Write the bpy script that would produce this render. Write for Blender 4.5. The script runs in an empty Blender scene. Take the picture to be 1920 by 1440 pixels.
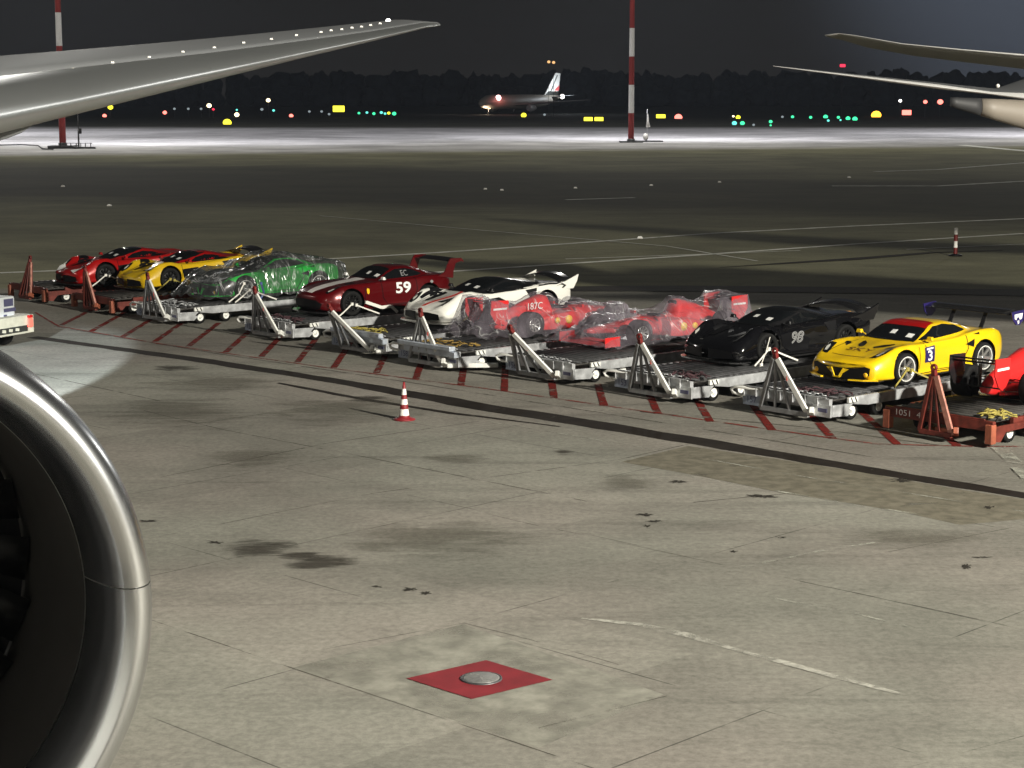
import bpy, bmesh, math, random
from mathutils import Vector, Matrix, noise
from mathutils.bvhtree import BVHTree
import numpy as np
R = math.radians
random.seed(7)
SC = bpy.context.scene
COL = SC.collection

# ------------------------------------------------------------------ camera, world, exposure
FPX, CH = 3500.0, 6.7
PITCH = math.atan((720 - 182) / FPX)
cd = bpy.data.cameras.new("Camera"); cam = bpy.data.objects.new("Camera", cd); COL.objects.link(cam)
cam.location = (0, 0, CH); cam.rotation_euler = (math.pi / 2 - PITCH, 0, 0)
cd.sensor_width = 36.0; cd.lens = FPX / 1920 * 36.0; cd.clip_start = 0.05; cd.clip_end = 9000
SC.camera = cam
SC.view_settings.view_transform = 'Standard'; SC.view_settings.look = 'None'
SC.view_settings.exposure = 0.0; SC.view_settings.gamma = 1.0
SC.cycles.max_bounces = 8; SC.cycles.transparent_max_bounces = 16
SC.cycles.sample_clamp_indirect = 4.0

W = bpy.data.worlds.new("World"); SC.world = W; W.use_nodes = True
nt = W.node_tree; nt.nodes.clear()
def wn(t, **k):
    n = nt.nodes.new(t)
    for a, b in k.items(): setattr(n, a, b)
    return n
wo = wn('ShaderNodeOutputWorld'); bg = wn('ShaderNodeBackground'); tc = wn('ShaderNodeTexCoord')
sep = wn('ShaderNodeSeparateXYZ'); nt.links.new(tc.outputs['Generated'], sep.inputs[0])
rmp = wn('ShaderNodeValToRGB'); nt.links.new(sep.outputs['Z'], rmp.inputs[0])
rmp.color_ramp.elements[0].position = 0.0; rmp.color_ramp.elements[0].color = (.0150, .0142, .0136, 1)
rmp.color_ramp.elements[1].position = 0.09; rmp.color_ramp.elements[1].color = (.0115, .0110, .0106, 1)
e = rmp.color_ramp.elements.new(1.0); e.color = (.006, .006, .007, 1)
# haze glow of an unseen lamp at upper right, painted into the sky colour
dt = wn('ShaderNodeVectorMath', operation='DOT_PRODUCT'); nt.links.new(tc.outputs['Generated'], dt.inputs[0])
dt.inputs[1].default_value = Vector((.295, .945, .105)).normalized()
mr = wn('ShaderNodeMapRange'); nt.links.new(dt.outputs['Value'], mr.inputs[0])
mr.inputs[1].default_value = .975; mr.inputs[2].default_value = 1.0; mr.interpolation_type = 'SMOOTHERSTEP'
mx = wn('ShaderNodeMix', data_type='RGBA'); pw = wn('ShaderNodeMath', operation='POWER'); nt.links.new(mr.outputs[0], pw.inputs[0]); pw.inputs[1].default_value = 3.2; nt.links.new(pw.outputs[0], mx.inputs[0])
nt.links.new(rmp.outputs[0], mx.inputs[6]); mx.inputs[7].default_value = (.060, .070, .090, 1)
nt.links.new(mx.outputs[2], bg.inputs[0]); bg.inputs[1].default_value = 1.0
nt.links.new(bg.outputs[0], wo.inputs[0])

def area(name, loc, target, power, size, color=(1, .93, .82), parent=None, spread=None):
    l = bpy.data.lights.new(name, 'AREA'); l.shape = 'DISK'; l.size = size; l.energy = power; l.color = color
    if spread: l.spread = spread
    o = bpy.data.objects.new(name, l); COL.objects.link(o); o.location = loc
    o.rotation_euler = (Vector(target) - Vector(loc)).to_track_quat('-Z', 'Y').to_euler()
    return o
def spot(name, loc, target, power, ang, blend, color, size=.3):
    l = bpy.data.lights.new(name, 'SPOT'); l.energy = power; l.spot_size = R(ang); l.spot_blend = blend; l.color = color
    l.shadow_soft_size = size
    o = bpy.data.objects.new(name, l); COL.objects.link(o); o.location = loc
    o.rotation_euler = (Vector(target) - Vector(loc)).to_track_quat('-Z', 'Y').to_euler()
    return o
area("apron_floodlight", (37, -6, 25), (3, 38, 0), 80000, 2.4, (1, .955, .84))
area("apron_fill_far", (-26, -22, 22), (-6, 45, 0), 1800, 2.0, (1, .93, .82))  # unseen fill lamp, added to lift the shadows from behind left
area("apron_fill_wide", (-60, 62, 28), (-5, 66, 0), 2600, 2.0, (1, .96, .88))  # unseen fill lamp, added to brighten the ground beyond the row
spot("engine_side_light", (-12.5, 24, 7.0), (-12.6, 43.2, 0), 90000, 15, .22, (.82, .93, 1), .1)

# ------------------------------------------------------------------ pixel -> ground (calibration of the real place)
def G(u, v, z=0.0):
    a = (u - 960) / FPX; b = -(v - 720) / FPX
    dy = math.cos(PITCH) + b * math.sin(PITCH); dz = -math.sin(PITCH) + b * math.cos(PITCH)
    t = (z - CH) / dz
    return Vector((a * t, dy * t, z))
def at(u, v, Y):
    a = (u - 960) / FPX; b = -(v - 720) / FPX
    dy = math.cos(PITCH) + b * math.sin(PITCH); dz = -math.sin(PITCH) + b * math.cos(PITCH)
    t = Y / dy
    return Vector((a * t, Y, CH + dz * t))

# ------------------------------------------------------------------ materials
def mat(name, col, rough=.5, metal=0., coat=0., emis=None, es=1., spec=None, var=0., vs=6., bump=0., bs=40.):
    m = bpy.data.materials.new(name); m.use_nodes = True
    t = m.node_tree; b = t.nodes['Principled BSDF']
    b.inputs['Base Color'].default_value = (*col, 1); b.inputs['Roughness'].default_value = rough
    b.inputs['Metallic'].default_value = metal; b.inputs['Coat Weight'].default_value = coat
    b.inputs['Coat Roughness'].default_value = .04
    if spec is not None: b.inputs['Specular IOR Level'].default_value = spec
    if emis:
        b.inputs['Emission Color'].default_value = (*emis, 1); b.inputs['Emission Strength'].default_value = es
    tcn = t.nodes.new('ShaderNodeTexCoord')
    if var > 0:
        n = t.nodes.new('ShaderNodeTexNoise'); n.inputs['Scale'].default_value = vs; n.inputs['Detail'].default_value = 6
        t.links.new(tcn.outputs['Object'], n.inputs['Vector'])
        mm = t.nodes.new('ShaderNodeMapRange'); mm.inputs[1].default_value = .3; mm.inputs[2].default_value = .7
        mm.inputs[3].default_value = 1 - var; mm.inputs[4].default_value = 1 + var
        t.links.new(n.outputs['Fac'], mm.inputs[0])
        vm = t.nodes.new('ShaderNodeVectorMath'); vm.operation = 'SCALE'; vm.inputs[0].default_value = col
        t.links.new(mm.outputs[0], vm.inputs['Scale']); t.links.new(vm.outputs[0], b.inputs['Base Color'])
        m2 = t.nodes.new('ShaderNodeMapRange'); m2.inputs[3].default_value = max(.02, rough - .12); m2.inputs[4].default_value = min(1, rough + .12)
        t.links.new(n.outputs['Fac'], m2.inputs[0]); t.links.new(m2.outputs[0], b.inputs['Roughness'])
    if bump > 0:
        n = t.nodes.new('ShaderNodeTexNoise'); n.inputs['Scale'].default_value = bs; n.inputs['Detail'].default_value = 4
        t.links.new(tcn.outputs['Object'], n.inputs['Vector'])
        bp = t.nodes.new('ShaderNodeBump'); bp.inputs['Strength'].default_value = bump; bp.inputs['Distance'].default_value = .01
        t.links.new(n.outputs['Fac'], bp.inputs['Height']); t.links.new(bp.outputs[0], b.inputs['Normal'])
    return m
def emit(name, col, s):
    return mat(name, (.02, .02, .02), .5, emis=col, es=s)

M = dict(
    galv=mat('galvanised steel', (.50, .51, .52), .42, .45, var=.3, vs=5, bump=.2),
    galvdark=mat('worn dark steel', (.085, .085, .088), .5, .5, var=.35, vs=6),
    whitep=mat('white painted steel', (.72, .72, .68), .45, var=.12, vs=7),
    aluplate=mat('aluminium pallet', (.46, .50, .56), .38, .35, var=.2, vs=4),
    rust=mat('red brown painted steel', (.13, .022, .014), .5, var=.4, vs=5, bump=.2),
    rustlight=mat('faded orange painted steel', (.30, .085, .045), .5, var=.3, vs=6),
    deck=mat('dirty roller deck', (.045, .042, .038), .7, .1, var=.5, vs=5, bump=.4),
    tyre=mat('black rubber', (.010, .010, .010), .8, var=.3, vs=12, spec=.2),
    black=mat('black plastic', (.005, .005, .006), .5, spec=.2),
    carbon=mat('carbon black', (.012, .012, .013), .22, coat=.5),
    glass=mat('dark glass', (.006, .007, .008), .04, spec=.6),
    rimsil=mat('silver rim', (.55, .55, .54), .25, .8),
    rimdark=mat('dark rim', (.03, .03, .03), .25, .6),
    rimgold=mat('white wheel', (.7, .7, .66), .4),
    redcap=mat('red painted coupling', (.15, .012, .010), .5, var=.3),
    yellow=mat('yellow car paint', (.80, .52, .006), .3, coat=1.),
    yellow2=mat('deep yellow car paint', (.62, .40, .01), .3, coat=1.),
    red=mat('red car paint', (.38, .006, .006), .28, .15, coat=1.),
    maroon=mat('dark red metallic paint', (.11, .001, .003), .3, .3, coat=1.),
    scarlet=mat('racing red paint', (.62, .02, .02), .35, coat=.8),
    white=mat('white car paint', (.80, .79, .73), .3, coat=1.),
    blackp=mat('black car paint', (.004, .004, .005), .12, coat=1.),
    green=mat('bright green car paint', (.0, .62, .05), .35, coat=.6),
    whitedec=mat('white decal', (.80, .80, .78), .45), greydec=mat('grey outline decal', (.24, .24, .24), .45),
    bluedec=mat('navy decal', (.02, .014, .10), .4), reddec=mat('red decal', (.55, .03, .02), .4),
    golddec=mat('yellow decal', (.85, .50, .02), .4), browndec=mat('dark amber decal', (.10, .04, .003), .5),
    stripe=mat('silver white stripe', (.80, .76, .73), .35, coat=.6),
    lampglass=mat('lamp glass', (.55, .55, .5), .1, coat=1.),
    strapw=mat('white webbing strap', (.74, .72, .66), .7), strapy=mat('yellow webbing strap', (.34, .28, .06), .7),
    strapb=mat('blue webbing strap', (.05, .08, .25), .7), netd=mat('dark cargo net', (.05, .02, .025), .8),
    coner=mat('cone red rubber', (.22, .015, .02), .5, var=.2), conew=mat('cone reflective white', (.85, .83, .78), .5),
    mastr=mat('mast red paint', (.30, .03, .03), .6, var=.15, vs=.6), mastw=mat('mast white paint', (.88, .87, .85), .6, var=.08, vs=.6),
    dark=mat('dark grey metal', (.03, .03, .032), .6), plate=mat('blue grey number plate', (.30, .34, .42), .5, var=.1),
    paintred=mat('hydrant red paint', (.19, .012, .018), .7, var=.18, vs=3, bump=.2, bs=60),
    lid=mat('cast metal lid', (.26, .26, .25), .42, .4, var=.25, vs=14, bump=.5, bs=60),
    wingtop=mat('wing grey paint', (.12, .125, .13), .6, .0), wingle=mat('bare wing leading edge', (.52, .54, .54), .32, .9),
    wingpale=mat('pale wing underside', (.60, .57, .53), .5), fus=mat('white fuselage paint', (.74, .74, .72), .35, coat=.4),
    lip=mat('polished inlet lip', (.62, .635, .65), .27, 1.), duct=mat('inlet acoustic liner', (.022, .020, .018), .6, .1, var=.12, vs=2),
    nac=mat('nacelle white paint', (.66, .66, .64), .3, coat=.5), fan=mat('fan blade titanium', (.003, .003, .003), .6),
    cart=mat('cream painted steel', (.34, .32, .25), .5, var=.12, vs=5), carton=mat('white container', (.50, .52, .54), .5, var=.06, vs=4),
    inkd=mat('dark blue ink', (.06, .06, .12), .6), inkb=mat('black ink', (.015, .015, .012), .6), inkr=mat('pale red ink', (.62, .10, .10), .6),
    tail_lit=emit('red tail lamp glow', (1, .08, .05), 3.2), tail_red=mat('red tail lamp lens', (.35, .01, .01), .2),
    bark=mat('bark', (.03, .025, .02), .9), leaf=mat('night foliage', (.05, .062, .075), 1., var=.3, vs=.1),
    darkp=mat('dark grey car paint', (.025, .027, .028), .3, coat=.8),
    podpaint=mat('warm grey pod paint', (.21, .185, .155), .55),
    galvmid=mat('grey painted steel', (.27, .275, .28), .45, .3, var=.3, vs=6),
    amberw=mat('dull amber webbing', (.24, .15, .03), .7, var=.3),
    pinkleg=mat('worn pink painted steel', (.46, .20, .15), .5, var=.35, vs=7),
    greyj=mat('joint sealant', (.045, .042, .038), .8, var=.3, vs=3),
)

# ------------------------------------------------------------------ mesh builder
class MB:
    def __init__(s): s.v = []; s.f = []; s.sm = []
    def add(s, vs, fs, smooth=False):
        n = len(s.v); s.v += [tuple(x) for x in vs]
        for f in fs: s.f.append(tuple(n + i for i in f)); s.sm.append(smooth)
        return s
    def box(s, c, d, rot=None, taper=1.):
        hx, hy, hz = d[0] / 2, d[1] / 2, d[2] / 2; P = []
        for z in (-1, 1):
            k = taper if z > 0 else 1.
            for x, y in ((-1, -1), (1, -1), (1, 1), (-1, 1)): P.append(Vector((x * hx * k, y * hy * k, z * hz)))
        if rot is not None: P = [rot @ p for p in P]
        c = Vector(c)
        return s.add([p + c for p in P], [(0, 3, 2, 1), (4, 5, 6, 7), (0, 1, 5, 4), (1, 2, 6, 5), (2, 3, 7, 6), (3, 0, 4, 7)])
    def bar(s, a, b, w, h=None, up=(0, 0, 1)):
        a = Vector(a); b = Vector(b); h = h or w; d = (b - a); L = d.length; d.normalize()
        u = Vector(up)
        if abs(d.dot(u)) > .97: u = Vector((1, 0, 0))
        x = d.cross(u).normalized(); y = x.cross(d).normalized()
        P = []
        for q in (a, b):
            for i, j in ((-1, -1), (1, -1), (1, 1), (-1, 1)): P.append(q + x * w / 2 * i + y * h / 2 * j)
        return s.add(P, [(0, 3, 2, 1), (4, 5, 6, 7), (0, 1, 5, 4), (1, 2, 6, 5), (2, 3, 7, 6), (3, 0, 4, 7)])
    def tube(s, pts, r, n=8, cap=True, smooth=True):
        pts = [Vector(p) for p in pts]; rs = r if isinstance(r, (list, tuple)) else [r] * len(pts)
        V = []; F = []; px = None
        for i, p in enumerate(pts):
            d = (pts[min(i + 1, len(pts) - 1)] - pts[max(i - 1, 0)]).normalized()
            u = Vector((0, 0, 1)) if abs(d.z) < .9 else Vector((1, 0, 0))
            x = d.cross(u).normalized()
            if px is not None and x.dot(px) < 0: x = -x
            px = x; y = d.cross(x)
            for k in range(n):
                a = 2 * math.pi * k / n; V.append(p + (x * math.cos(a) + y * math.sin(a)) * rs[i])
        for i in range(len(pts) - 1):
            for k in range(n): F.append((i * n + k, i * n + (k + 1) % n, (i + 1) * n + (k + 1) % n, (i + 1) * n + k))
        s.add(V, F, smooth)
        if cap: s.add([V[k] for k in range(n)], [tuple(range(n))[::-1]]); s.add(V[-n:], [tuple(range(n))])
        return s
    def lathe(s, prof, n=32, axis='z', c=(0, 0, 0), smooth=True, a0=0., a1=2 * math.pi):
        V = []; F = []; full = abs(a1 - a0 - 2 * math.pi) < 1e-6; m = n if full else n + 1
        for (r, z) in prof:
            for k in range(m):
                a = a0 + (a1 - a0) * k / n; p = (r * math.cos(a), r * math.sin(a), z)
                if axis == 'x': p = (z, p[0], p[1])
                if axis == 'y': p = (p[0], z, p[1])
                V.append((p[0] + c[0], p[1] + c[1], p[2] + c[2]))
        for i in range(len(prof) - 1):
            for k in range(n):
                k2 = (k + 1) % m; F.append((i * m + k, i * m + k2, (i + 1) * m + k2, (i + 1) * m + k))
        return s.add(V, F, smooth)
    def sheet(s, pts, z=None):
        return s.add([(p[0], p[1], p[2] if z is None else z) for p in pts], [tuple(range(len(pts)))])
    def loft(s, rings, closed=True, cap=True, smooth=True):
        n = len(rings[0]); V = [p for r in rings for p in r]; F = []
        for i in range(len(rings) - 1):
            for k in range(n if closed else n - 1):
                k2 = (k + 1) % n; F.append((i * n + k, i * n + k2, (i + 1) * n + k2, (i + 1) * n + k))
        s.add(V, F, smooth)
        if cap: s.add(rings[0], [tuple(range(n))[::-1]]); s.add(rings[-1], [tuple(range(n))])
        return s
    def build(s, name, m, parent=None, bevel=0., loc=None, fix=True):
        me = bpy.data.meshes.new(name); me.from_pydata(s.v, [], s.f)
        me.polygons.foreach_set('use_smooth', s.sm); me.update()
        if fix:
            bm = bmesh.new(); bm.from_mesh(me); bmesh.ops.remove_doubles(bm, verts=bm.verts, dist=1e-5)
            bmesh.ops.recalc_face_normals(bm, faces=bm.faces); bm.to_mesh(me); bm.free()
        ms = m if isinstance(m, (list, tuple)) else [m]
        for q in ms: me.materials.append(M[q] if isinstance(q, str) else q)
        o = bpy.data.objects.new(name, me); COL.objects.link(o)
        if parent: o.parent = parent
        if loc: o.location = loc
        if bevel:
            b = o.modifiers.new('bevel', 'BEVEL'); b.width = bevel; b.segments = 2; b.limit_method = 'ANGLE'; b.angle_limit = R(40)
            o.modifiers.new('wn', 'WEIGHTED_NORMAL') if False else None
        return o
def tag(o, label=None, cat=None, group=None, kind=None):
    if label: o['label'] = label
    if cat: o['category'] = cat
    if group: o['group'] = group
    if kind: o['kind'] = kind
    return o
def empty(name, loc=(0, 0, 0), rz=0.):
    o = bpy.data.objects.new(name, None); COL.objects.link(o); o.location = loc; o.rotation_euler = (0, 0, rz)
    o.empty_display_size = .2
    return o
def copy_tree(o, parent=None):
    c = o.copy(); COL.objects.link(c); c.parent = parent
    for ch in list(o.children): copy_tree(ch, c)
    return c
def text_mesh(txt, size=1., outline=0., shear=0., bold=0.):
    cu = bpy.data.curves.new('t', 'FONT'); cu.body = txt; cu.size = size; cu.align_x = 'CENTER'; cu.align_y = 'CENTER'
    cu.shear = shear; cu.resolution_u = 4; cu.offset = bold
    if outline: cu.fill_mode = 'NONE'; cu.bevel_depth = outline
    o = bpy.data.objects.new('t', cu); COL.objects.link(o)
    bpy.context.view_layer.update()
    me = bpy.data.meshes.new_from_object(o.evaluated_get(bpy.context.evaluated_depsgraph_get()))
    bpy.data.objects.remove(o); bpy.data.curves.remove(cu)
    return me

# ------------------------------------------------------------------ ground
class NT:
    def __init__(s, name):
        s.m = bpy.data.materials.new(name); s.m.use_nodes = True; s.t = s.m.node_tree
        s.b = s.t.nodes['Principled BSDF']; s.tc = s.t.nodes.new('ShaderNodeTexCoord').outputs['Object']
    def n(s, ty, **k):
        x = s.t.nodes.new(ty)
        for a, b in k.items(): setattr(x, a, b)
        return x
    def l(s, a, b): s.t.links.new(a, b)
    def inp(s, sock, v):
        if hasattr(v, 'is_output'): s.l(v, sock)
        else: sock.default_value = v
    def noise(s, vec, scale, detail=6, rough=.6, dist=0.):
        x = s.n('ShaderNodeTexNoise'); s.inp(x.inputs['Vector'], vec); x.inputs['Scale'].default_value = scale
        x.inputs['Detail'].default_value = detail; x.inputs['Roughness'].default_value = rough; x.inputs['Distortion'].default_value = dist
        return x.outputs['Fac']
    def math(s, op, a, b=0., c=0.):
        x = s.n('ShaderNodeMath', operation=op); s.inp(x.inputs[0], a); s.inp(x.inputs[1], b); s.inp(x.inputs[2], c); return x.outputs[0]
    def mr(s, v, a, b, c=0., d=1., smooth=True):
        x = s.n('ShaderNodeMapRange'); x.interpolation_type = 'SMOOTHSTEP' if smooth else 'LINEAR'
        s.inp(x.inputs[0], v)
        for i, q in enumerate((a, b, c, d)): x.inputs[i + 1].default_value = q
        return x.outputs[0]
    def mix(s, f, a, b):
        x = s.n('ShaderNodeMix', data_type='RGBA'); s.inp(x.inputs[0], f)
        for i, q in ((6, a), (7, b)):
            if hasattr(q, 'is_output'): s.l(q, x.inputs[i])
            else: x.inputs[i].default_value = (*q, 1)
        return x.outputs[2]
    def scale(s, col, f):
        x = s.n('ShaderNodeVectorMath', operation='SCALE'); s.inp(x.inputs[0], col); s.inp(x.inputs['Scale'], f); return x.outputs[0]
    def mapping(s, rz=0., sc=(1, 1, 1), loc=(0, 0, 0)):
        x = s.n('ShaderNodeMapping'); s.l(s.tc, x.inputs[0]); x.inputs['Rotation'].default_value = (0, 0, rz)
        x.inputs['Scale'].default_value = sc; x.inputs['Location'].default_value = loc; return x.outputs[0]

g = NT('apron concrete')
xyz = g.n('ShaderNodeSeparateXYZ'); g.l(g.tc, xyz.inputs[0]); X, Y = xyz.outputs[0], xyz.outputs[1]
big = g.noise(g.tc, .09, 8, .6, .5); mid = g.noise(g.tc, .7, 9, .68, .3); fine = g.noise(g.tc, 9., 10, .75)
grit = g.noise(g.tc, 70., 3, .7)
strk = g.noise(g.mapping(R(45), (.12, 1.3, 1)), 1.2, 7, .6, .6)
strk2 = g.noise(g.mapping(R(-8), (.10, .9, 1)), 1.0, 8, .65, .8)
rot = g.mapping(R(45), (1 / 5.9, 1 / 5.9, 1), (.37, .1, 0))
fl = g.n('ShaderNodeVectorMath', operation='FLOOR'); g.l(rot, fl.inputs[0])
wnz = g.n('ShaderNodeTexWhiteNoise'); wnz.noise_dimensions = '2D'; g.l(fl.outputs[0], wnz.inputs['Vector'])
tone = g.math('MULTIPLY_ADD', mid, .62, .69)
tone = g.math('MULTIPLY', tone, g.mr(big, .32, .68, .76, 1.18))
tone = g.math('MULTIPLY', tone, g.mr(fine, .28, .72, .76, 1.22))
tone = g.math('MULTIPLY', tone, g.mr(strk, .28, .5, .82, 1.04))
tone = g.math('MULTIPLY', tone, g.mr(strk2, .30, .46, .80, 1.03))
tone = g.math('MULTIPLY', tone, g.math('MULTIPLY_ADD', wnz.outputs['Value'], .20, .90))
tone = g.math('MULTIPLY', tone, g.mr(grit, .2, .8, .90, 1.10))
pits = g.noise(g.tc, 3.1, 8, .8, .2)
tone = g.math('MULTIPLY', tone, g.mr(pits, .60, .68, 1., .72))
jr = g.n('ShaderNodeSeparateXYZ'); g.l(g.mapping(R(44.5)), jr.inputs[0])
near = g.mr(Y, 55, 66, 1., 0.)
for ax_, off_ in ((0, 16.8 + 48.7), (1, -16.1 + 48.7)):
    fr_ = g.math('FRACT', g.math('DIVIDE', g.math('ADD', jr.outputs[ax_], off_), 4.87)); dd = g.math('ABSOLUTE', g.math('SUBTRACT', fr_, .5))
    ln_ = g.math('MULTIPLY', g.mr(dd, .4966, .4988), g.mr(g.noise(g.mapping(R(44.5)), .45, 5, .65), .44, .56))
    tone = g.math('MULTIPLY', tone, g.math('SUBTRACT', 1., g.math('MULTIPLY', g.math('MULTIPLY', ln_, near), .62)))
tracks = g.noise(g.mapping(R(-12), (.03, .6, 1)), 1.6, 6, .7, .3)
tone = g.math('MULTIPLY', tone, g.mr(tracks, .28, .42, .86, 1.))
hue = g.mix(g.mr(g.noise(g.tc, .16, 4, .5), .35, .65), (.206, .202, .172), (.224, .207, .180))
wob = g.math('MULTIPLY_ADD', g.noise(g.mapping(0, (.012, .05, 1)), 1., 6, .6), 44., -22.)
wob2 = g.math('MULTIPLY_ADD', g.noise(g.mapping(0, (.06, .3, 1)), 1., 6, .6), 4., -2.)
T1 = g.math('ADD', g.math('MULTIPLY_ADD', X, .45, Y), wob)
T0 = g.math('ADD', Y, wob2)
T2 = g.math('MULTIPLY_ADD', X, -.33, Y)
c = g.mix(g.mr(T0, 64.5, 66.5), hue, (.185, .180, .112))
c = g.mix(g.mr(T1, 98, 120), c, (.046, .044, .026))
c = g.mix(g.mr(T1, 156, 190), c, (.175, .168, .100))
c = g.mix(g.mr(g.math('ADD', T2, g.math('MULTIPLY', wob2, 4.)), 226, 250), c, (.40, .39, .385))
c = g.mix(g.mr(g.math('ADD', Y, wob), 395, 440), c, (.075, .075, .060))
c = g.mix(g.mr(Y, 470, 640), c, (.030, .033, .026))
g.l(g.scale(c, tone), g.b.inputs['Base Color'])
g.b.inputs['Specular IOR Level'].default_value = .12
g.b.inputs['Roughness'].default_value = .92
bp = g.n('ShaderNodeBump'); g.l(g.mr(Y, 25, 60, .3, 0.), bp.inputs['Strength']); bp.inputs['Distance'].default_value = .012
g.l(g.math('ADD', fine, g.math('MULTIPLY', grit, .25)), bp.inputs['Height']); g.l(bp.outputs[0], g.b.inputs['Normal'])
gm = MB(); S = 4200
gm.sheet([(-S, -200, 0), (S, -200, 0), (S, S, 0), (-S, S, 0)])
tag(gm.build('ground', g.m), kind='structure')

def worn(name, col, thr=.5, wid=.12, sc=4., rough=.8):
    """paint or stain with worn, broken edges"""
    q = NT(name); q.b.inputs['Base Color'].default_value = (*col, 1); q.b.inputs['Roughness'].default_value = rough; q.b.inputs['Specular IOR Level'].default_value = .08
    n = q.noise(q.tc, sc, 8, .7, .4); q.l(q.mr(n, thr - wid, thr + wid, 1., 0.), q.b.inputs['Alpha'])
    q.l(q.scale(col, q.mr(q.noise(q.tc, sc * 3, 5, .6), .3, .7, .75, 1.2)), q.b.inputs['Base Color'])
    return q.m
M['seam_shadow'] = worn('old tar seams and painted shadow', (.020, .016, .013), .70, .14, .8)  # also colours the wing shadow strips painted beyond the row
def soft(name, col, sc, k):
    q = NT(name); q.b.inputs['Base Color'].default_value = (*col, 1); q.b.inputs['Roughness'].default_value = .85; q.b.inputs['Specular IOR Level'].default_value = .08
    gen = q.n('ShaderNodeTexCoord').outputs['Generated']; v = q.n('ShaderNodeVectorMath', operation='MULTIPLY_ADD'); q.l(gen, v.inputs[0]); v.inputs[1].default_value = (2, 2, 0); v.inputs[2].default_value = (-1, -1, 0)
    ln = q.n('ShaderNodeVectorMath', operation='LENGTH'); q.l(v.outputs[0], ln.inputs[0])
    f = q.math('ADD', ln.outputs['Value'], q.math('MULTIPLY_ADD', q.noise(q.mapping(R(20), (.5, 1.6, 1)), sc, 7, .65, .8), 2.6, -1.3))
    q.l(q.mr(f, .1, 1.0, k, 0.), q.b.inputs['Alpha']); return q.m
M['stain'] = soft('oil stain', (.06, .054, .044), 2.2, .75)
M['stain2'] = soft('faint dirt stain', (.13, .12, .095), 1.1, .38)
M['slab'] = worn('paler cast slab', (.285, .278, .236), .60, .3, .8)
M['tar'] = worn('black tar mark', (.035, .031, .026), .56, .10, 7)
M['patch'] = worn('repaired rough concrete', (.155, .142, .108), .66, .10, 1.3)
M['scuff'] = worn('worn white line', (.40, .39, .34), .50, .16, 2.2)
M['scuffl'] = worn('faint white line', (.42, .42, .36), .45, .12, 1.2)
M['redln'] = worn('worn red apron paint', (.14, .017, .013), .56, .10, 2.2)
M['redthin'] = worn('thin worn red line', (.20, .025, .018), .55, .12, 1.4)
M['jointm'] = worn('slab joint', (.075, .068, .056), .53, .10, .7)
M['farline'] = worn('far white line', (.75, .75, .68), .68, .12, .35)

def ribbon(mb, pts, w, z=.004, jit=0., sub=.6):
    """strip on the ground along ground points; w a width or list of widths in metres"""
    P = [Vector((p[0], p[1], 0)) for p in pts]; ws = w if isinstance(w, (list, tuple)) else [w] * len(P)
    Q = []; QW = []
    for i in range(len(P) - 1):
        L = (P[i + 1] - P[i]).length; n = max(1, int(L / sub))
        for k in range(n): Q.append(P[i].lerp(P[i + 1], k / n)); QW.append(ws[i] + (ws[i + 1] - ws[i]) * k / n)
    Q.append(P[-1]); QW.append(ws[-1])
    A = []; B = []
    for i, q in enumerate(Q):
        d = (Q[min(i + 1, len(Q) - 1)] - Q[max(i - 1, 0)]).normalized(); nrm = Vector((-d.y, d.x, 0))
        h = QW[i] / 2
        A.append(q + nrm * (h * (1 + random.uniform(-jit, jit)))); B.append(q - nrm * (h * (1 + random.uniform(-jit, jit))))
    for i in range(len(Q) - 1): mb.sheet([A[i], B[i], B[i + 1], A[i + 1]], z * .35)
def gline(name, px, w, m, z=.004, jit=0., sub=.6):
    mb = MB(); ribbon(mb, [G(*p) for p in px], w, z, jit, sub); return tag(mb.build(name, m, fix=False), kind='structure')

# long oily seam beside the dolly row and the slab joints
gline('ground_seam', [(60, 632), (230, 655), (420, 682), (640, 716), (900, 762), (1180, 806), (1420, 846), (1700, 893), (1990, 940), (2500, 1025)],
      [.45, .5, .6, .55, .75, .66, .66, .5, .42, .42], 'seam_shadow', .004, .16)
gline('ground_seam', [(520, 718), (700, 752), (850, 775), (1050, 800)], [.12, .3, .22, .08], 'seam_shadow', .008, .3)
gline('ground_seam', [(100, 612), (400, 662), (800, 722), (1300, 802), (1640, 858)], .05, 'jointm', .012, .3)
gline('ground_seam', [(1200, 772), (1500, 800), (1760, 835)], .07, 'jointm', .012, .3)
jm = MB()
for px, w in (([(200, 1130), (285, 1163), (560, 1257), (1110, 1440), (1300, 1500)], .016), ([(500, 1238), (700, 1200), (872, 1168)], .011),
              ([(868, 1168), (1000, 1201), (1160, 1246)], .013), ([(1010, 1365), (1130, 1335), (1250, 1305)], .012),
              ([(1080, 1000), (1240, 1034), (1395, 1068)], .016), ([(1500, 1090), (1700, 1132), (1920, 1180)], .02),
              ([(900, 960), (1000, 984), (1080, 1000)], .02), ([(270, 770), (420, 806), (700, 860), (1100, 940)], .03),
              ([(1160, 862), (1290, 833)], .03), ([(700, 925), (1160, 862)], .025), ([(280, 1010), (500, 965), (700, 925)], .02),
              ([(1300, 942), (1480, 925)], .03), ([(1640, 1040), (1920, 985)], .015), ([(60, 700), (300, 752)], .04),
              ([(1700, 1440), (1920, 1380)], .012), ([(300, 895), (620, 830), (900, 790)], .03)):
    ribbon(jm, [G(*p) for p in px], w, .006, .35, .35)
tag(jm.build('ground_joints', 'jointm', fix=False), kind='structure')
# darker repaired area
pm = MB(); pm.sheet([G(*p, .0028) for p in ((1165, 866), (1290, 836), (1420, 855), (1600, 883), (1800, 918), (1935, 938), (1935, 972), (1800, 984), (1700, 962), (1600, 944), (1470, 925), (1320, 894))])
tag(pm.build('ground_patch', 'patch', fix=False), kind='structure')
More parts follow.
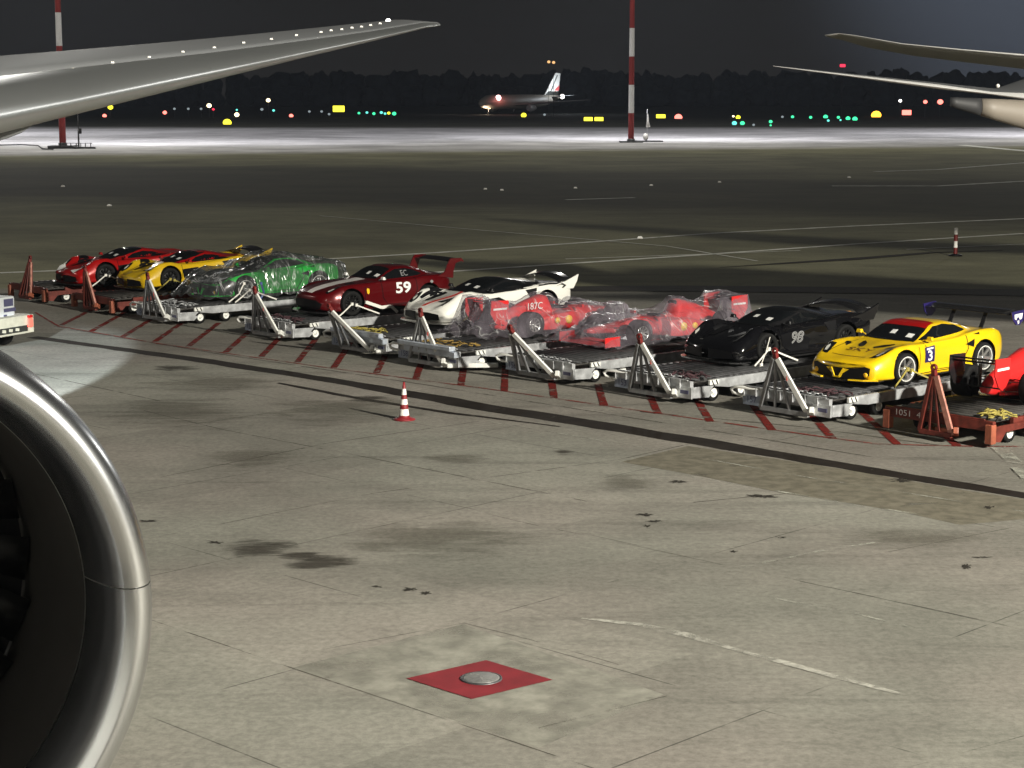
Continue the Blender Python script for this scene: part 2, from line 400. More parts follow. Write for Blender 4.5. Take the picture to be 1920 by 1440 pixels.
# stains
def blob(px, ru, rv, m, z=.010, n=22, name='ground_stain', jag=.3):
    c0 = G(*px); mb = MB(); P = []
    if m != 'tar': jag = .02; ru *= 1.25; rv *= 1.4
    else: ru *= .72; rv *= .8; jag = .55
    for k in range(n):
        a = 2 * math.pi * k / n; r = 1 + random.uniform(-jag, jag)
        P.append(G(px[0] + ru * math.cos(a) * r, px[1] + rv * math.sin(a) * r, z * .35))
    mb.sheet(P); return tag(mb.build(name, m, fix=False), kind='structure')
for i, (u, v, a, b, m) in enumerate(((770, 1105, 17, 4, 'tar'), (798, 1112, 12, 4, 'tar'), (708, 1100, 12, 2, 'tar'), (278, 977, 22, 3, 'tar'), (404, 1017, 16, 3, 'tar'),
        (490, 1028, 60, 16, 'stain'), (600, 1053, 60, 14, 'stain'), (560, 1042, 45, 8, 'stain'), (1208, 965, 18, 3, 'tar'), (1214, 986, 10, 3, 'tar'), (1228, 977, 18, 2.2, 'tar'),
        (1375, 1034, 9, 2, 'tar'), (1465, 1007, 12, 2, 'tar'), (1812, 1062, 11, 6, 'tar'), (1840, 1045, 22, 2, 'tar'), (1690, 900, 24, 4, 'tar'), (1855, 951, 14, 3, 'tar'),
        (1430, 930, 34, 4, 'tar'), (1055, 848, 18, 4, 'stain'), (640, 770, 130, 22, 'stain2'), (330, 775, 130, 26, 'stain2'), (1180, 905, 60, 12, 'stain2'),
        (830, 1010, 160, 30, 'stain2'), (400, 720, 120, 14, 'stain2'), (470, 860, 90, 14, 'stain2'), (1700, 1010, 120, 16, 'stain2'), (1270, 903, 22, 3, 'tar'),
        (690, 748, 40, 5, 'stain'), (860, 860, 60, 8, 'stain2'), (330, 690, 40, 4, 'stain'))):
    blob((u, v), a, b, m, .0145 + i * .0002)
sl_ = MB(); sl_.sheet([G(*p, .0008) for p in ((548, 1252), (868, 1170), (1244, 1302), (1010, 1402))]); tag(sl_.build('pale_slab', 'slab', fix=False), kind='structure')
gline('ground_line', [(1090, 1160), (1200, 1172), (1290, 1192), (1380, 1219), (1470, 1243), (1560, 1268), (1690, 1302)], [.05, .16, .16, .10, .13, .13, .07], 'scuff', .021, .3, .25)
gline('ground_line', [(1450, 1122), (1600, 1150), (1760, 1190)], .06, 'scuffl', .021, .3, .3)
gline('ground_line', [(1390, 1064), (1530, 1035), (1640, 1018)], .07, 'scuffl', .021, .3, .3)
gline('ground_line', [(1290, 893), (1480, 925), (1600, 947), (1740, 968)], [.05, .07, .09, .12], 'scuffl', .0215, .3, .3)
gline('ground_line', [(880, 785), (1180, 835), (1500, 893), (1920, 960)], .04, 'scuffl', .022, .3, .4)
# red hatched strip
gline('red_line', [(66, 586), (110, 612), (300, 645), (600, 688), (940, 733), (1280, 782), (1560, 822), (1645, 833), (1800, 837), (1990, 838), (2300, 842)], .075, 'redthin', .024, .1)
hm = MB()
HX = [(230, 632, 272, 603), (290, 641, 337, 610), (353, 650, 398, 615), (423, 661, 456, 630), (490, 669, 524, 635), (557, 680, 592, 645), (626, 690, 660, 652), (706, 700, 730, 672),
      (780, 711, 802, 680), (864, 723, 880, 688), (946, 734, 956, 700), (1039, 747, 1043, 715), (1133, 761, 1130, 735), (1234, 776, 1224, 748), (1332, 791, 1320, 758),
      (1448, 807, 1428, 775), (1562, 823, 1535, 788), (1683, 834, 1643, 788), (1795, 836, 1750, 795), (170, 622, 215, 592), (115, 610, 165, 582)]
for (u0, v0, u1, v1) in HX:
    a = G(u0, v0); b = Vector((a.x, G(u1, v1).y, 0)); ribbon(hm, [a, b + Vector((0, 1.2, 0))], .17, .028, .06, .3)
tag(hm.build('red_hatching', 'redln', fix=False), kind='structure')
# pale lines beyond the cars
for i, (px, w) in enumerate((([(0, 512), (100, 508), (330, 500), (560, 489), (820, 474), (1080, 456), (1330, 438), (1600, 424), (1900, 411), (2000, 407)], .32),
               ([(640, 522), (880, 507), (1060, 495), (1330, 477), (1600, 458), (1920, 438)], .30),
               ([(1060, 486), (1290, 478), (1500, 470)], .12), ([(1700, 468), (1850, 461), (1990, 455)], .14),
               ([(1640, 322), (1760, 318), (1990, 300)], .5), ([(1560, 349), (1760, 349), (1990, 336)], .5), ([(1800, 272), (1900, 281), (2200, 308)], 1.3),
               ([(1060, 375), (1190, 371)], .35), ([(600, 405), (900, 432), (1250, 462), (1420, 490)], .10),
               ([(1870, 838), (1905, 870), (1935, 905)], .30))):
    gline('far_line', px, w * (1.35 if i < 9 else 1), 'farline' if i < 9 else 'scuffl', .03 + i * .003, .08, 2. if i < 9 else .4)
gline('painted_wing_shadow', [(560, 541), (900, 543), (1300, 541), (1700, 546), (2050, 552)], [.3, 1.6, 2.0, 2.2, 2.2], 'seam_shadow', .05, .15, 2.)  # wing shadow streak, painted on the ground as a dark strip
gline('painted_wing_shadow', [(1350, 502), (1600, 486), (1750, 474), (1880, 470)], [.1, .8, .5, .2], 'seam_shadow', .055, .2, 2.)  # second, shorter wing shadow streak, painted likewise
# small brighter fragments / cat's eyes on the far taxiway
fm = MB()
for u, v in ((910, 355), (941, 357), (1079, 353), (1221, 348), (1349, 342), (1592, 333), (118, 350), (205, 386), (1200, 447)):
    p = G(u, v); fm.box((p.x, p.y, .05), (.28, .28, .1), taper=.6)
tag(fm.build('taxiway_studs', 'conew'), 'tiny pale reflective studs scattered on the dark taxiway behind the cars', 'road studs', kind='stuff')

# hydrant mark: red square with round lid
dm = MB(); D = [Vector((-1.23, 20.97)), Vector((-.31, 21.68)), Vector((.47, 20.92)), Vector((-.45, 20.22))]
dm.sheet([(p[0], p[1], .009) for p in D]); tag(dm.build('red_square_marking', 'paintred', fix=False), kind='structure')
hy = empty('manhole_cover', (-.357, 20.955, .010))
tag(hy, 'round grey metal lid in the middle of the dark red square on the concrete', 'manhole cover')
q = MB(); q.lathe([(0, .012), (.2, .014), (.212, .010), (.214, .0)], 40); q.box((.07, -.13, .016), (.11, .03, .01)); q.box((-.08, .12, .016), (.11, .03, .01)); q.box((0, 0, .0145), (.04, .04, .006))
q.build('lid', 'lid', hy, loc=(0, 0, .004))
q = MB(); q.lathe([(.217, 0), (.219, .014), (.243, .012), (.246, 0)], 40); q.build('rim', 'galvdark', hy)

# traffic cone
cp = G(758, 787); cn = empty('traffic_cone', cp); tag(cn, 'red and white striped traffic cone standing alone on the concrete', 'traffic cone')
q = MB(); q.lathe([(0, .002), (.235, .002), (.235, .02), (.19, .035), (.115, .06), (.108, .10)], 28); q.build('base', 'coner', cn)
zs = [.10, .235, .33, .445, .535, .66, .80]
for i in range(6):
    r = lambda z: .108 - (z - .10) * (.108 - .022) / .70
    q = MB(); q.lathe([(r(zs[i]), zs[i]), (r(zs[i + 1]), zs[i + 1])] + ([(0, zs[i + 1] + .002)] if i == 5 else []), 24)
    q.build('white_band' if i in (0, 2, 4) else 'red_band', 'conew' if i in (0, 2, 4) else 'coner', cn)
# marker post on the far line
bp_ = G(1791, 480); bo = empty('marker_post', bp_); tag(bo, 'slim red and white marker post standing by the white line behind the yellow race car', 'marker post')
q = MB(); q.lathe([(.0, 0), (.30, 0), (.28, .06), (.07, .10)], 16); q.build('base', 'black', bo)
for i in range(4):
    q = MB(); q.lathe([(.085, .08 + i * .28), (.08, .08 + (i + 1) * .28)] + ([(0, 1.21)] if i == 3 else []), 14); q.build('red_band' if i % 2 == 0 else 'white_band', 'redcap' if i % 2 == 0 else 'conew', bo)
# ------------------------------------------------------------------ car bodies
def pchip(xs, ys, x):
    n = len(xs)
    if x <= xs[0]: return ys[0]
    if x >= xs[-1]: return ys[-1]
    h = [xs[i + 1] - xs[i] for i in range(n - 1)]; d = [(ys[i + 1] - ys[i]) / h[i] for i in range(n - 1)]
    def sl(i):
        if i == 0: return d[0]
        if i == n - 1: return d[-1]
        if d[i - 1] * d[i] <= 0: return 0.
        w1 = 2 * h[i] + h[i - 1]; w2 = h[i] + 2 * h[i - 1]; return (w1 + w2) / (w1 / d[i - 1] + w2 / d[i])
    for i in range(n - 1):
        if x <= xs[i + 1]:
            t = (x - xs[i]) / h[i]; a = sl(i); b = sl(i + 1)
            return ys[i] * (2 * t**3 - 3 * t**2 + 1) + h[i] * a * (t**3 - 2 * t**2 + t) + ys[i + 1] * (3 * t**2 - 2 * t**3) + h[i] * b * (t**3 - t**2)
def catmull(P, m):
    out = []; n = len(P)
    for i in range(n - 1):
        p0 = P[max(i - 1, 0)]; p1 = P[i]; p2 = P[i + 1]; p3 = P[min(i + 2, n - 1)]
        for k in range(m):
            t = k / m
            out.append(tuple(.5 * (2 * p1[j] + (p2[j] - p0[j]) * t * .9 + (2 * p0[j] - 5 * p1[j] + 4 * p2[j] - p3[j]) * t * t * .9 + (-p0[j] + 3 * p1[j] - 3 * p2[j] + p3[j]) * t**3 * .9
                             + (p2[j] - p1[j]) * 0) if False else
                       .5 * ((2 * p1[j]) + (-p0[j] + p2[j]) * t + (2 * p0[j] - 5 * p1[j] + 4 * p2[j] - p3[j]) * t * t + (-p0[j] + 3 * p1[j] - 3 * p2[j] + p3[j]) * t**3) for j in range(2)))
    out.append(P[-1]); return out
def body_surface(keys, nx=100, m=5):
    keys = sorted(keys, key=lambda k: k[0]); xs = [k[0] for k in keys]; npt = len(keys[0][1])
    x0, x1 = xs[0], xs[-1]; rings = []
    for i in range(nx + 1):
        s = i / nx; x = x0 + (x1 - x0) * (s + .0 * math.sin(2 * math.pi * s))
        P = [(pchip(xs, [k[1][j][0] for k in keys], x), pchip(xs, [k[1][j][1] for k in keys], x)) for j in range(npt)]
        C = catmull(P, m)
        C = [(max(0, y), z) for y, z in C]
        bx = lambda y: x - .22 * y * y * min(1, max(0, (x - 1.5) / .7)) + .12 * y * y * min(1, max(0, (-x - 1.6) / .6))
        rings.append([(bx(y), y, z) for y, z in C] + [(bx(y), -y, z) for y, z in reversed(C[:-1])])
    return rings
def make_shell(rings, arches):
    """body mesh with round wheel openings; returns (bmesh-ready verts, faces, uncut BVH)"""
    n = len(rings[0]); V = [Vector(p) for r in rings for p in r]; F = []
    for i in range(len(rings) - 1):
        for k in range(n):
            k2 = (k + 1) % n; F.append((i * n + k, i * n + k2, (i + 1) * n + k2, (i + 1) * n + k))
    F.append(tuple(range(n))); F.append(tuple(range((len(rings) - 1) * n, len(rings) * n))[::-1])
    bvh = BVHTree.FromPolygons([tuple(v) for v in V], F)
    keep = []; rem = set()
    for fi, f in enumerate(F):
        cx = sum(V[i].x for i in f) / len(f); cy = abs(sum(V[i].y for i in f) / len(f)); cz = sum(V[i].z for i in f) / len(f)
        cut = False
        if len(f) == 4 and cy > .55:
            for (ax, az, ar) in arches:
                if math.hypot(cx - ax, cz - az) < ar: cut = True; [rem.add(i) for i in f]
        if not cut: keep.append(f)
    used = set(i for f in keep for i in f)
    for i in rem & used:
        v = V[i]
        for (ax, az, ar) in arches:
            d = math.hypot(v.x - ax, v.z - az)
            if d < ar * 1.35 and v.z < az + ar * 1.3 and d > 1e-4:
                k = ar / d; v.x = ax + (v.x - ax) * k; v.z = az + (v.z - az) * k
    return V, keep, bvh
def project_poly(poly, axis, bvh, sign=1, off=.005, step=.05, holes=None, me=None):
    """lay a flat outline onto the body: axis 'z' poly=(x,y), 'y' poly=(x,z), 'x' poly=(y,z)"""
    bm = bmesh.new()
    if me is None:
        vs = [bm.verts.new((p[0], p[1], 0)) for p in poly]; bm.faces.new(vs)
    else: bm.from_mesh(me)
    xs = [v.co.x for v in bm.verts]; ys = [v.co.y for v in bm.verts]
    for ax_, lo, hi in ((0, min(xs), max(xs)), (1, min(ys), max(ys))):
        t = lo + step
        while t < hi:
            co = Vector((t, 0, 0)) if ax_ == 0 else Vector((0, t, 0)); no = Vector((1, 0, 0)) if ax_ == 0 else Vector((0, 1, 0))
            bmesh.ops.bisect_plane(bm, geom=bm.verts[:] + bm.edges[:] + bm.faces[:], plane_co=co, plane_no=no); t += step
    bmesh.ops.triangulate(bm, faces=bm.faces)
    for v in bm.verts:
        a, b = v.co.x, v.co.y
        if axis == 'z': o, d = Vector((a, b, 3)), Vector((0, 0, -1))
        elif axis == 'y': o, d = Vector((a, 3 * sign, b)), Vector((0, -sign, 0))
        else: o, d = Vector((4 * sign, a, b)), Vector((-sign, 0, 0))
        h = bvh.ray_cast(o, d)
        if h[0] is None:
            q = Vector((a, b, .9)) if axis == 'z' else (Vector((a, sign * .9, b)) if axis == 'y' else Vector((2 * sign, a, b)))
            h = bvh.find_nearest(q)
        nn = h[1]
        if nn.dot(d) > 0: nn = -nn
        v.co = h[0] + nn * off - d * off * .5
    V = [v.co.copy() for v in bm.verts]; idx = {v: i for i, v in enumerate(bm.verts)}; F = [tuple(idx[v] for v in f.verts) for f in bm.faces]
    bm.free(); return V, F
def decal(root, name, m, bvh, poly, axis, signs=(1,), off=.005, step=.05, mb=None, thick=True):
    q = MB()
    for s in signs:
        pp = [(p[0], p[1] * s) for p in poly] if axis in ('z',) else ([(p[0] * s, p[1]) for p in poly] if axis == 'x' else poly)
        V, F = project_poly(pp, axis, bvh, (s if axis == 'y' else 1), off, step); q.add(V, F, True)
    return q.build(name, m, root)
def text_decal(root, name, m, bvh, txt, size, axis, pos, sign=1, outline=0., shear=0., rot=0., sx=1., off=.009, bold=0.):
    me = text_mesh(txt, size, outline, shear, bold)
    for v in me.vertices:
        x, y = v.co.x * sx, v.co.y
        if axis == 'y' and sign > 0: x = -x      # read from the outside of the left flank (forward points left)
        if axis == 'z': x, y = (y, -x) if rot == 90 else ((-y, x) if rot == -90 else (x, y))
        v.co = (x + pos[0], y + pos[1], 0)
    V, F = project_poly(None, axis, bvh, sign, off, .06, me=me)
    bpy.data.meshes.remove(me)
    q = MB(); q.add(V, F); return q.build(name, m, root)
def wheel(root, x, y, r, w, rimm, side, spokes=10, z=None, rimr=.72, ring=None):
    """tyre with rim sub-part; side +1 = outer face towards +y"""
    z = r if z is None else z; c = (x, y, z); hw = w / 2
    t = MB(); t.lathe([(r * rimr, -hw * .9), (r * .93, -hw), (r * .995, -hw * .75), (r, 0), (r * .995, hw * .75), (r * .93, hw), (r * rimr, hw * .9), (r * rimr * .97, hw * .6), (r * rimr * .97, -hw * .6), (r * rimr, -hw * .9)], 36, 'y')
    o = t.build('wheel', 'tyre', root, loc=c)
    q = MB(); s = side; R1 = r * rimr
    q.lathe([(R1 * .99, s * hw * .92), (R1 * .93, s * hw * .96), (R1 * .90, s * hw * .7), (R1 * .88, -s * hw * .5)], 36, 'y')
    for k in range(spokes):
        a = 2 * math.pi * k / spokes + .1
        q.bar((R1 * .12 * math.cos(a), s * hw * .55, R1 * .12 * math.sin(a)), (R1 * .93 * math.cos(a + .08), s * hw * .82, R1 * .93 * math.sin(a + .08)), .035 if spokes > 7 else .062, .03, up=(0, 1, 0))
    q.lathe([(0, s * hw * .75), (R1 * .15, s * hw * .72), (R1 * .2, s * hw * .45)], 20, 'y')
    q.build('rim', rimm, o)
    q = MB(); q.lathe([(0, s * hw * .05), (R1 * .86, s * hw * .05)], 24, 'y'); q.build('brake_disc', 'dark', o)
    if ring:
        q = MB(); q.lathe([(R1 * 1.01, s * hw * .955), (R1 * 1.10, s * hw * .99), (R1 * 1.10, s * hw * .975), (R1 * 1.01, s * hw * .94)], 40, 'y'); q.build('rim_ring', ring, o)
    return o

BASE = [(.5, .13), (.91, .15), (.95, .30), (.95, .55), (.88, .80)]
def K(x, *p): return (x, [(0., p[0][1] - .005)] + list(p))
KEYS_MID = [   # mid engine coupe with round haunches
    K(2.32, (.5, .14), (.72, .15), (.80, .24), (.78, .40), (.66, .475), (.45, .485), (.22, .49), (0, .495)),
    K(2.24, (.5, .14), (.78, .15), (.86, .27), (.84, .43), (.74, .54), (.50, .54), (.26, .535), (0, .54)),
    K(2.02, (.5, .14), (.86, .15), (.92, .28), (.91, .47), (.81, .63), (.58, .62), (.30, .595), (0, .595)),
    K(1.75, (.5, .14), (.90, .15), (.95, .29), (.95, .52), (.85, .73), (.62, .70), (.34, .665), (0, .665)),
    K(1.35, (.5, .13), (.93, .15), (.97, .30), (.97, .57), (.86, .82), (.62, .77), (.38, .735), (0, .74)),
    K(1.0, (.5, .13), (.93, .15), (.96, .30), (.96, .57), (.86, .83), (.66, .80), (.42, .785), (0, .80)),
    K(.70, (.5, .13), (.92, .15), (.93, .30), (.94, .56), (.87, .80), (.74, .83), (.50, .86), (0, .88)),
    K(.30, (.5, .13), (.91, .15), (.90, .30), (.91, .56), (.875, .80), (.76, .87), (.585, 1.04), (0, 1.08)),
    K(-.08, (.5, .13), (.91, .15), (.89, .30), (.90, .56), (.875, .81), (.775, .885), (.555, 1.165), (0, 1.20)),
    K(-.5, (.5, .13), (.92, .15), (.91, .30), (.92, .57), (.885, .84), (.77, .90), (.535, 1.175), (0, 1.212)),
    K(-.95, (.5, .13), (.94, .15), (.95, .30), (.96, .60), (.90, .91), (.73, .95), (.50, 1.11), (0, 1.15)),
    K(-1.35, (.5, .13), (.95, .15), (.98, .32), (.99, .62), (.90, .95), (.68, .95), (.42, 1.01), (0, 1.05)),
    K(-1.75, (.5, .15), (.93, .17), (.97, .34), (.975, .64), (.88, .95), (.64, .94), (.38, .95), (0, .97)),
    K(-2.08, (.5, .20), (.86, .22), (.92, .36), (.925, .63), (.84, .89), (.60, .90), (.34, .90), (0, .905)),
    K(-2.25, (.45, .26), (.78, .28), (.84, .38), (.85, .60), (.78, .82), (.56, .85), (.30, .86), (0, .865))]
KEYS_GT = [    # long bonnet front engine coupe
    K(2.36, (.20, .24), (.46, .25), (.56, .32), (.55, .43), (.46, .52), (.32, .56), (.16, .57), (0, .575)),
    K(2.25, (.40, .17), (.70, .18), (.78, .30), (.78, .46), (.68, .60), (.46, .64), (.24, .655), (0, .66)),
    K(2.0, (.5, .13), (.86, .14), (.91, .28), (.91, .52), (.80, .71), (.55, .73), (.30, .74), (0, .745)),
    K(1.6, (.5, .13), (.93, .14), (.97, .30), (.965, .58), (.84, .83), (.58, .81), (.34, .82), (0, .825)),
    K(1.1, (.5, .13), (.93, .14), (.97, .30), (.96, .60), (.84, .86), (.60, .86), (.36, .88), (0, .885)),
    K(.55, (.5, .13), (.90, .14), (.91, .30), (.92, .60), (.86, .86), (.66, .90), (.42, .93), (0, .945)),
    K(.30, (.5, .13), (.90, .14), (.90, .30), (.91, .60), (.86, .86), (.74, .92), (.52, .98), (0, 1.0)),
    K(-.10, (.5, .13), (.90, .14), (.90, .30), (.91, .60), (.87, .87), (.77, .93), (.57, 1.16), (0, 1.20)),
    K(-.50, (.5, .13), (.90, .14), (.91, .30), (.92, .61), (.88, .88), (.78, .94), (.55, 1.25), (0, 1.30)),
    K(-.90, (.5, .13), (.92, .14), (.94, .30), (.95, .63), (.89, .91), (.76, .95), (.53, 1.24), (0, 1.29)),
    K(-1.35, (.5, .13), (.95, .15), (.98, .32), (.985, .66), (.89, .96), (.70, .98), (.48, 1.13), (0, 1.19)),
    K(-1.80, (.5, .16), (.92, .18), (.96, .36), (.965, .68), (.86, .96), (.64, .98), (.40, 1.02), (0, 1.06)),
    K(-2.15, (.5, .24), (.84, .26), (.89, .42), (.90, .68), (.82, .92), (.60, .97), (.36, .98), (0, .99)),
    K(-2.32, (.45, .32), (.74, .34), (.80, .44), (.81, .66), (.75, .86), (.56, .92), (.32, .94), (0, .95))]
KEYS_HYP = [   # very low hypercar: high front wings, bubble canopy, long tail
    K(2.46, (.5, .09), (.80, .10), (.87, .18), (.84, .33), (.68, .40), (.42, .39), (.20, .42), (0, .43)),
    K(2.34, (.5, .09), (.88, .10), (.95, .20), (.94, .38), (.78, .53), (.50, .47), (.24, .48), (0, .50)),
    K(2.05, (.5, .10), (.92, .11), (.98, .24), (.985, .46), (.84, .68), (.54, .56), (.28, .57), (0, .58)),
    K(1.65, (.5, .10), (.95, .12), (1.0, .28), (1.0, .58), (.84, .85), (.56, .68), (.30, .64), (0, .65)),
    K(1.30, (.5, .10), (.95, .12), (1.0, .28), (1.0, .60), (.83, .87), (.58, .74), (.36, .70), (0, .71)),
    K(.95, (.5, .10), (.95, .12), (.95, .28), (.96, .58), (.82, .80), (.64, .78), (.44, .79), (0, .81)),
    K(.55, (.5, .10), (.95, .12), (.90, .28), (.90, .54), (.83, .74), (.70, .80), (.52, .93), (0, .97)),
    K(.15, (.5, .10), (.95, .12), (.86, .28), (.87, .52), (.83, .74), (.72, .82), (.48, 1.06), (0, 1.10)),
    K(-.30, (.5, .10), (.95, .12), (.87, .28), (.89, .54), (.86, .78), (.70, .86), (.44, 1.09), (0, 1.12)),
    K(-.80, (.5, .10), (.96, .13), (.94, .30), (.96, .60), (.90, .86), (.66, .90), (.36, 1.02), (0, 1.06)),
    K(-1.30, (.5, .12), (.97, .15), (1.0, .32), (1.01, .64), (.88, .93), (.60, .90), (.26, .94), (0, .98)),
    K(-1.75, (.5, .14), (.96, .18), (1.0, .36), (1.0, .66), (.88, .94), (.60, .88), (.26, .90), (0, .92)),
    K(-2.20, (.5, .22), (.90, .26), (.95, .40), (.955, .66), (.86, .92), (.60, .88), (.30, .88), (0, .89)),
    K(-2.42, (.5, .34), (.84, .36), (.89, .46), (.90, .66), (.84, .88), (.60, .87), (.30, .87), (0, .88))]

def car(kind, name, loc, rz, paint, rimm='rimdark', roofp=None, ring=None, spokes=10):
    root = empty(name, loc, rz)
    if kind == 'mid': keys, fx, rx, wr, ys = KEYS_MID, 1.30, -1.35, .345, .84
    elif kind == 'gt': keys, fx, rx, wr, ys = KEYS_GT, 1.38, -1.36, .35, .84
    else: keys, fx, rx, wr, ys = KEYS_HYP, 1.36, -1.36, .35, .86
    rings = body_surface(keys, 110, 5)
    V, F, bvh = make_shell(rings, [(fx, wr + .01, wr + .065), (rx, wr + .01, wr + .065)])
    q = MB(); q.add(V, F, True); body = q.build('body', paint, root)
    w = MB()
    for ax in (fx, rx):
        for s in (1, -1):
            w.lathe([(wr + .06, s * .90), (wr + .07, s * .50), (.0, s * .50)], 32, 'y', (ax, 0, wr + .01))
    w.box((0, 0, .12), (3.9, 1.3, .05)); w.build('underbody', 'black', root)
    for ax in (fx, rx):
        for s in (1, -1): wheel(root, ax, s * ys, wr, .27 if ax > 0 else .31, rimm, s, spokes, ring=ring)
    zz = {'mid': (1.95, .70, .95, .60), 'gt': (2.0, .64, .55, .68), 'hyp': (2.15, .62, .95, .60)}[kind]
    for s in (1, -1):
        decal(root, 'panel_gap', 'black', bvh, [(zz[0], zz[1] - .10), (zz[2], zz[3]), (zz[2], zz[3] - .016), (zz[0], zz[1] - .116)], 'z', (s,), .004)
        decal(root, 'panel_gap', 'black', bvh, [(fx - .42, .30), (fx - .47, .78), (fx - .485, .78), (fx - .435, .30)], 'y', (s,), .004)
        decal(root, 'sill_line', 'black', bvh, [(.85, .21), (-.85, .21), (-.85, .195), (.85, .195)], 'y', (s,), .004)
    return root, body, bvh, fx, rx, ys
def notes(root, bvh, x, y):
    for (a, b, w) in ((x, y, .16), (x - .05, y - .45, .14)): decal(root, 'windscreen_note', 'whitedec', bvh, [(a, b), (a, b + w), (a - .13, b + w), (a - .13, b)], 'z', off=.014)
def mirrors(root, paint, x, y, z):
    for s in (1, -1):
        q = MB(); q.bar((x, s * (y - .12), z - .03), (x - .02, s * (y + .02), z + .02), .03); q.box((x - .02, s * (y + .07), z + .03), (.10, .16, .085), taper=.7); q.build('mirror', paint, root, .015)
def wing_foil(mb, c, span, chord, th=.035, bow=0., ax=1.):
    rings = []
    for k in range(9):
        y = -span / 2 + span * k / 8; zz = bow * (1 - (2 * k / 8 - 1)**2)
        P = []
        for a in range(12):
            t = 2 * math.pi * a / 12; P.append((c[0] + chord / 2 * math.cos(t) * ax, c[1] + y, c[2] + zz + th / 2 * math.sin(t) - .12 * chord * math.cos(t)))
        rings.append(P)
    mb.loft(rings)

def mid_car(name, loc, rz, paint, label, number=None, wingc=True, dark=False, roofstripe=None):
    root, body, bvh, fx, rx, ys = car('mid', name, loc, rz, paint, 'rimsil', ring='rimgold', spokes=6)
    tag(root, label, 'race car', 'race cars on the transport dollies')
    decal(root, 'windscreen', 'glass', bvh, [(.70, -.66), (.78, -.3), (.80, 0), (.78, .3), (.70, .66), (.30, .61), (.0, .53), (-.02, 0), (.0, -.53), (.30, -.61)], 'z', off=.006, step=.06)
    if roofstripe: decal(root, 'sun_strip', roofstripe, bvh, [(.20, -.57), (.23, 0), (.20, .57), (-.13, .535), (-.14, 0), (-.13, -.535)], 'z', off=.010, step=.06)
    for s in (1, -1):
        decal(root, 'side_window', 'glass', bvh, [(.58, .875), (.30, 1.0), (.02, 1.125), (-.35, 1.155), (-.72, 1.11), (-1.02, .985), (-.78, .955), (-.5, .93), (-.1, .905), (.3, .88)], 'y', (s,), .006)
        decal(root, 'headlight', 'black', bvh, [(2.02, .55), (1.84, .60), (1.52, .70), (1.56, .82), (1.80, .80), (1.98, .70)], 'z', (s,), .006)
        decal(root, 'headlight_lens', 'lampglass', bvh, [(1.92, .64), (1.74, .70), (1.66, .75), (1.78, .76), (1.92, .70)], 'z', (s,), .012)
        decal(root, 'side_intake', 'black', bvh, [(-.72, .70), (-1.02, .80), (-.98, .62)], 'y', (s,), .006)
        decal(root, 'side_intake', 'black', bvh, [(-1.0, .90), (-1.22, .93), (-1.2, .88)], 'y', (s,), .006)
        decal(root, 'door_gap', 'black', bvh, [(.62, .84), (.60, .84), (.50, .45), (.30, .24), (-.55, .24), (-.80, .60), (-.76, .90), (-.78, .90), (-.82, .60), (-.57, .225), (.30, .225), (.52, .44)], 'y', (s,), .004, .05)
        decal(root, 'bonnet_vent', 'black', bvh, [(1.35, .12), (1.12, .22), (.96, .38), (1.00, .42), (1.25, .34), (1.42, .20)], 'z', (s,), .006)
        decal(root, 'wing_vent', 'black', bvh, [(1.40, .60), (1.26, .66), (1.18, .60), (1.28, .52)], 'z', (s,), .006)
    if dark:
        decal(root, 'bonnet_panel', 'darkp', bvh, [(2.26, -.66), (2.30, 0), (2.26, .66), (2.0, .84), (1.5, .90), (.95, .86), (.72, .70), (.80, 0), (.72, -.70), (.95, -.86), (1.5, -.90), (2.0, -.84)], 'z', off=.0045, step=.07)
        decal(root, 'nose_panel', 'darkp', bvh, [(-.78, .15), (-.84, .46), (0, .50), (.84, .46), (.78, .15)], 'x', (1,), .0045, .06)
        decal(root, 'roof_panel', 'darkp', bvh, [(-.02, -.54), (-.02, .54), (-.9, .52), (-1.9, .60), (-1.9, -.60), (-.9, -.52)], 'z', off=.0045, step=.07)
        for s in (1, -1): decal(root, 'flank_panel', 'darkp', bvh, [(2.22, .18), (2.2, .55), (1.85, .66), (1.62, .56), (1.72, .30), (1.75, .18)], 'y', (s,), .0045, .06)
    # nose: big dark mouth, centre blade and lower lip
    decal(root, 'front_grille', 'black', bvh, [(-.60, .165), (-.72, .26), (-.74, .42), (-.62, .45), (-.40, .40), (0, .385), (.40, .40), (.62, .45), (.74, .42), (.72, .26), (.60, .165), (0, .155)], 'x', (1,), .006, .05)
    q = MB()
    for s in (1, -1): q.bar((2.34, s * .17, .37), (2.36, s * .07, .19), .025, .05); q.sheet([(2.345, s * .15, .38), (2.335, s * .30, .37), (2.37, s * .08, .22)])
    q.bar((2.36, -.08, .19), (2.36, .08, .19), .03, .03); q.build('grille_blade', paint, root)
    for s in (1, -1):
        q = MB(); q.lathe([(0, .02), (.05, .015), (.055, 0)], 16, 'x', (2.225, s * .64, .27)); q.build('fog_lamp', 'golddec', root)
    q = MB(); P = [(2.14, .90), (2.34, .66), (2.44, .30), (2.46, 0), (2.44, -.30), (2.34, -.66), (2.14, -.90), (1.95, -.90), (1.95, .90)]
    q.loft([[(x, y, .115 + .02 * abs(y)) for x, y in P], [(x, y, .135 + .02 * abs(y)) for x, y in P]], smooth=False); q.build('front_splitter', 'carbon', root)
    for s in (1, -1):
        q = MB(); P = [(2.15, .91), (2.35, .67), (2.44, .36), (2.38, .34), (2.28, .62), (2.08, .86)]
        q.loft([[(x, s * y, .138 + .02 * y) for x, y in P], [(x, s * y, .165 + .02 * y) for x, y in P]], smooth=False); q.build('splitter_edge', paint, root)
    q = MB()
    for s in (1, -1): q.box((-.05, s * .94, .15), (1.9, .10, .035))
    q.build('side_skirt', 'carbon', root)
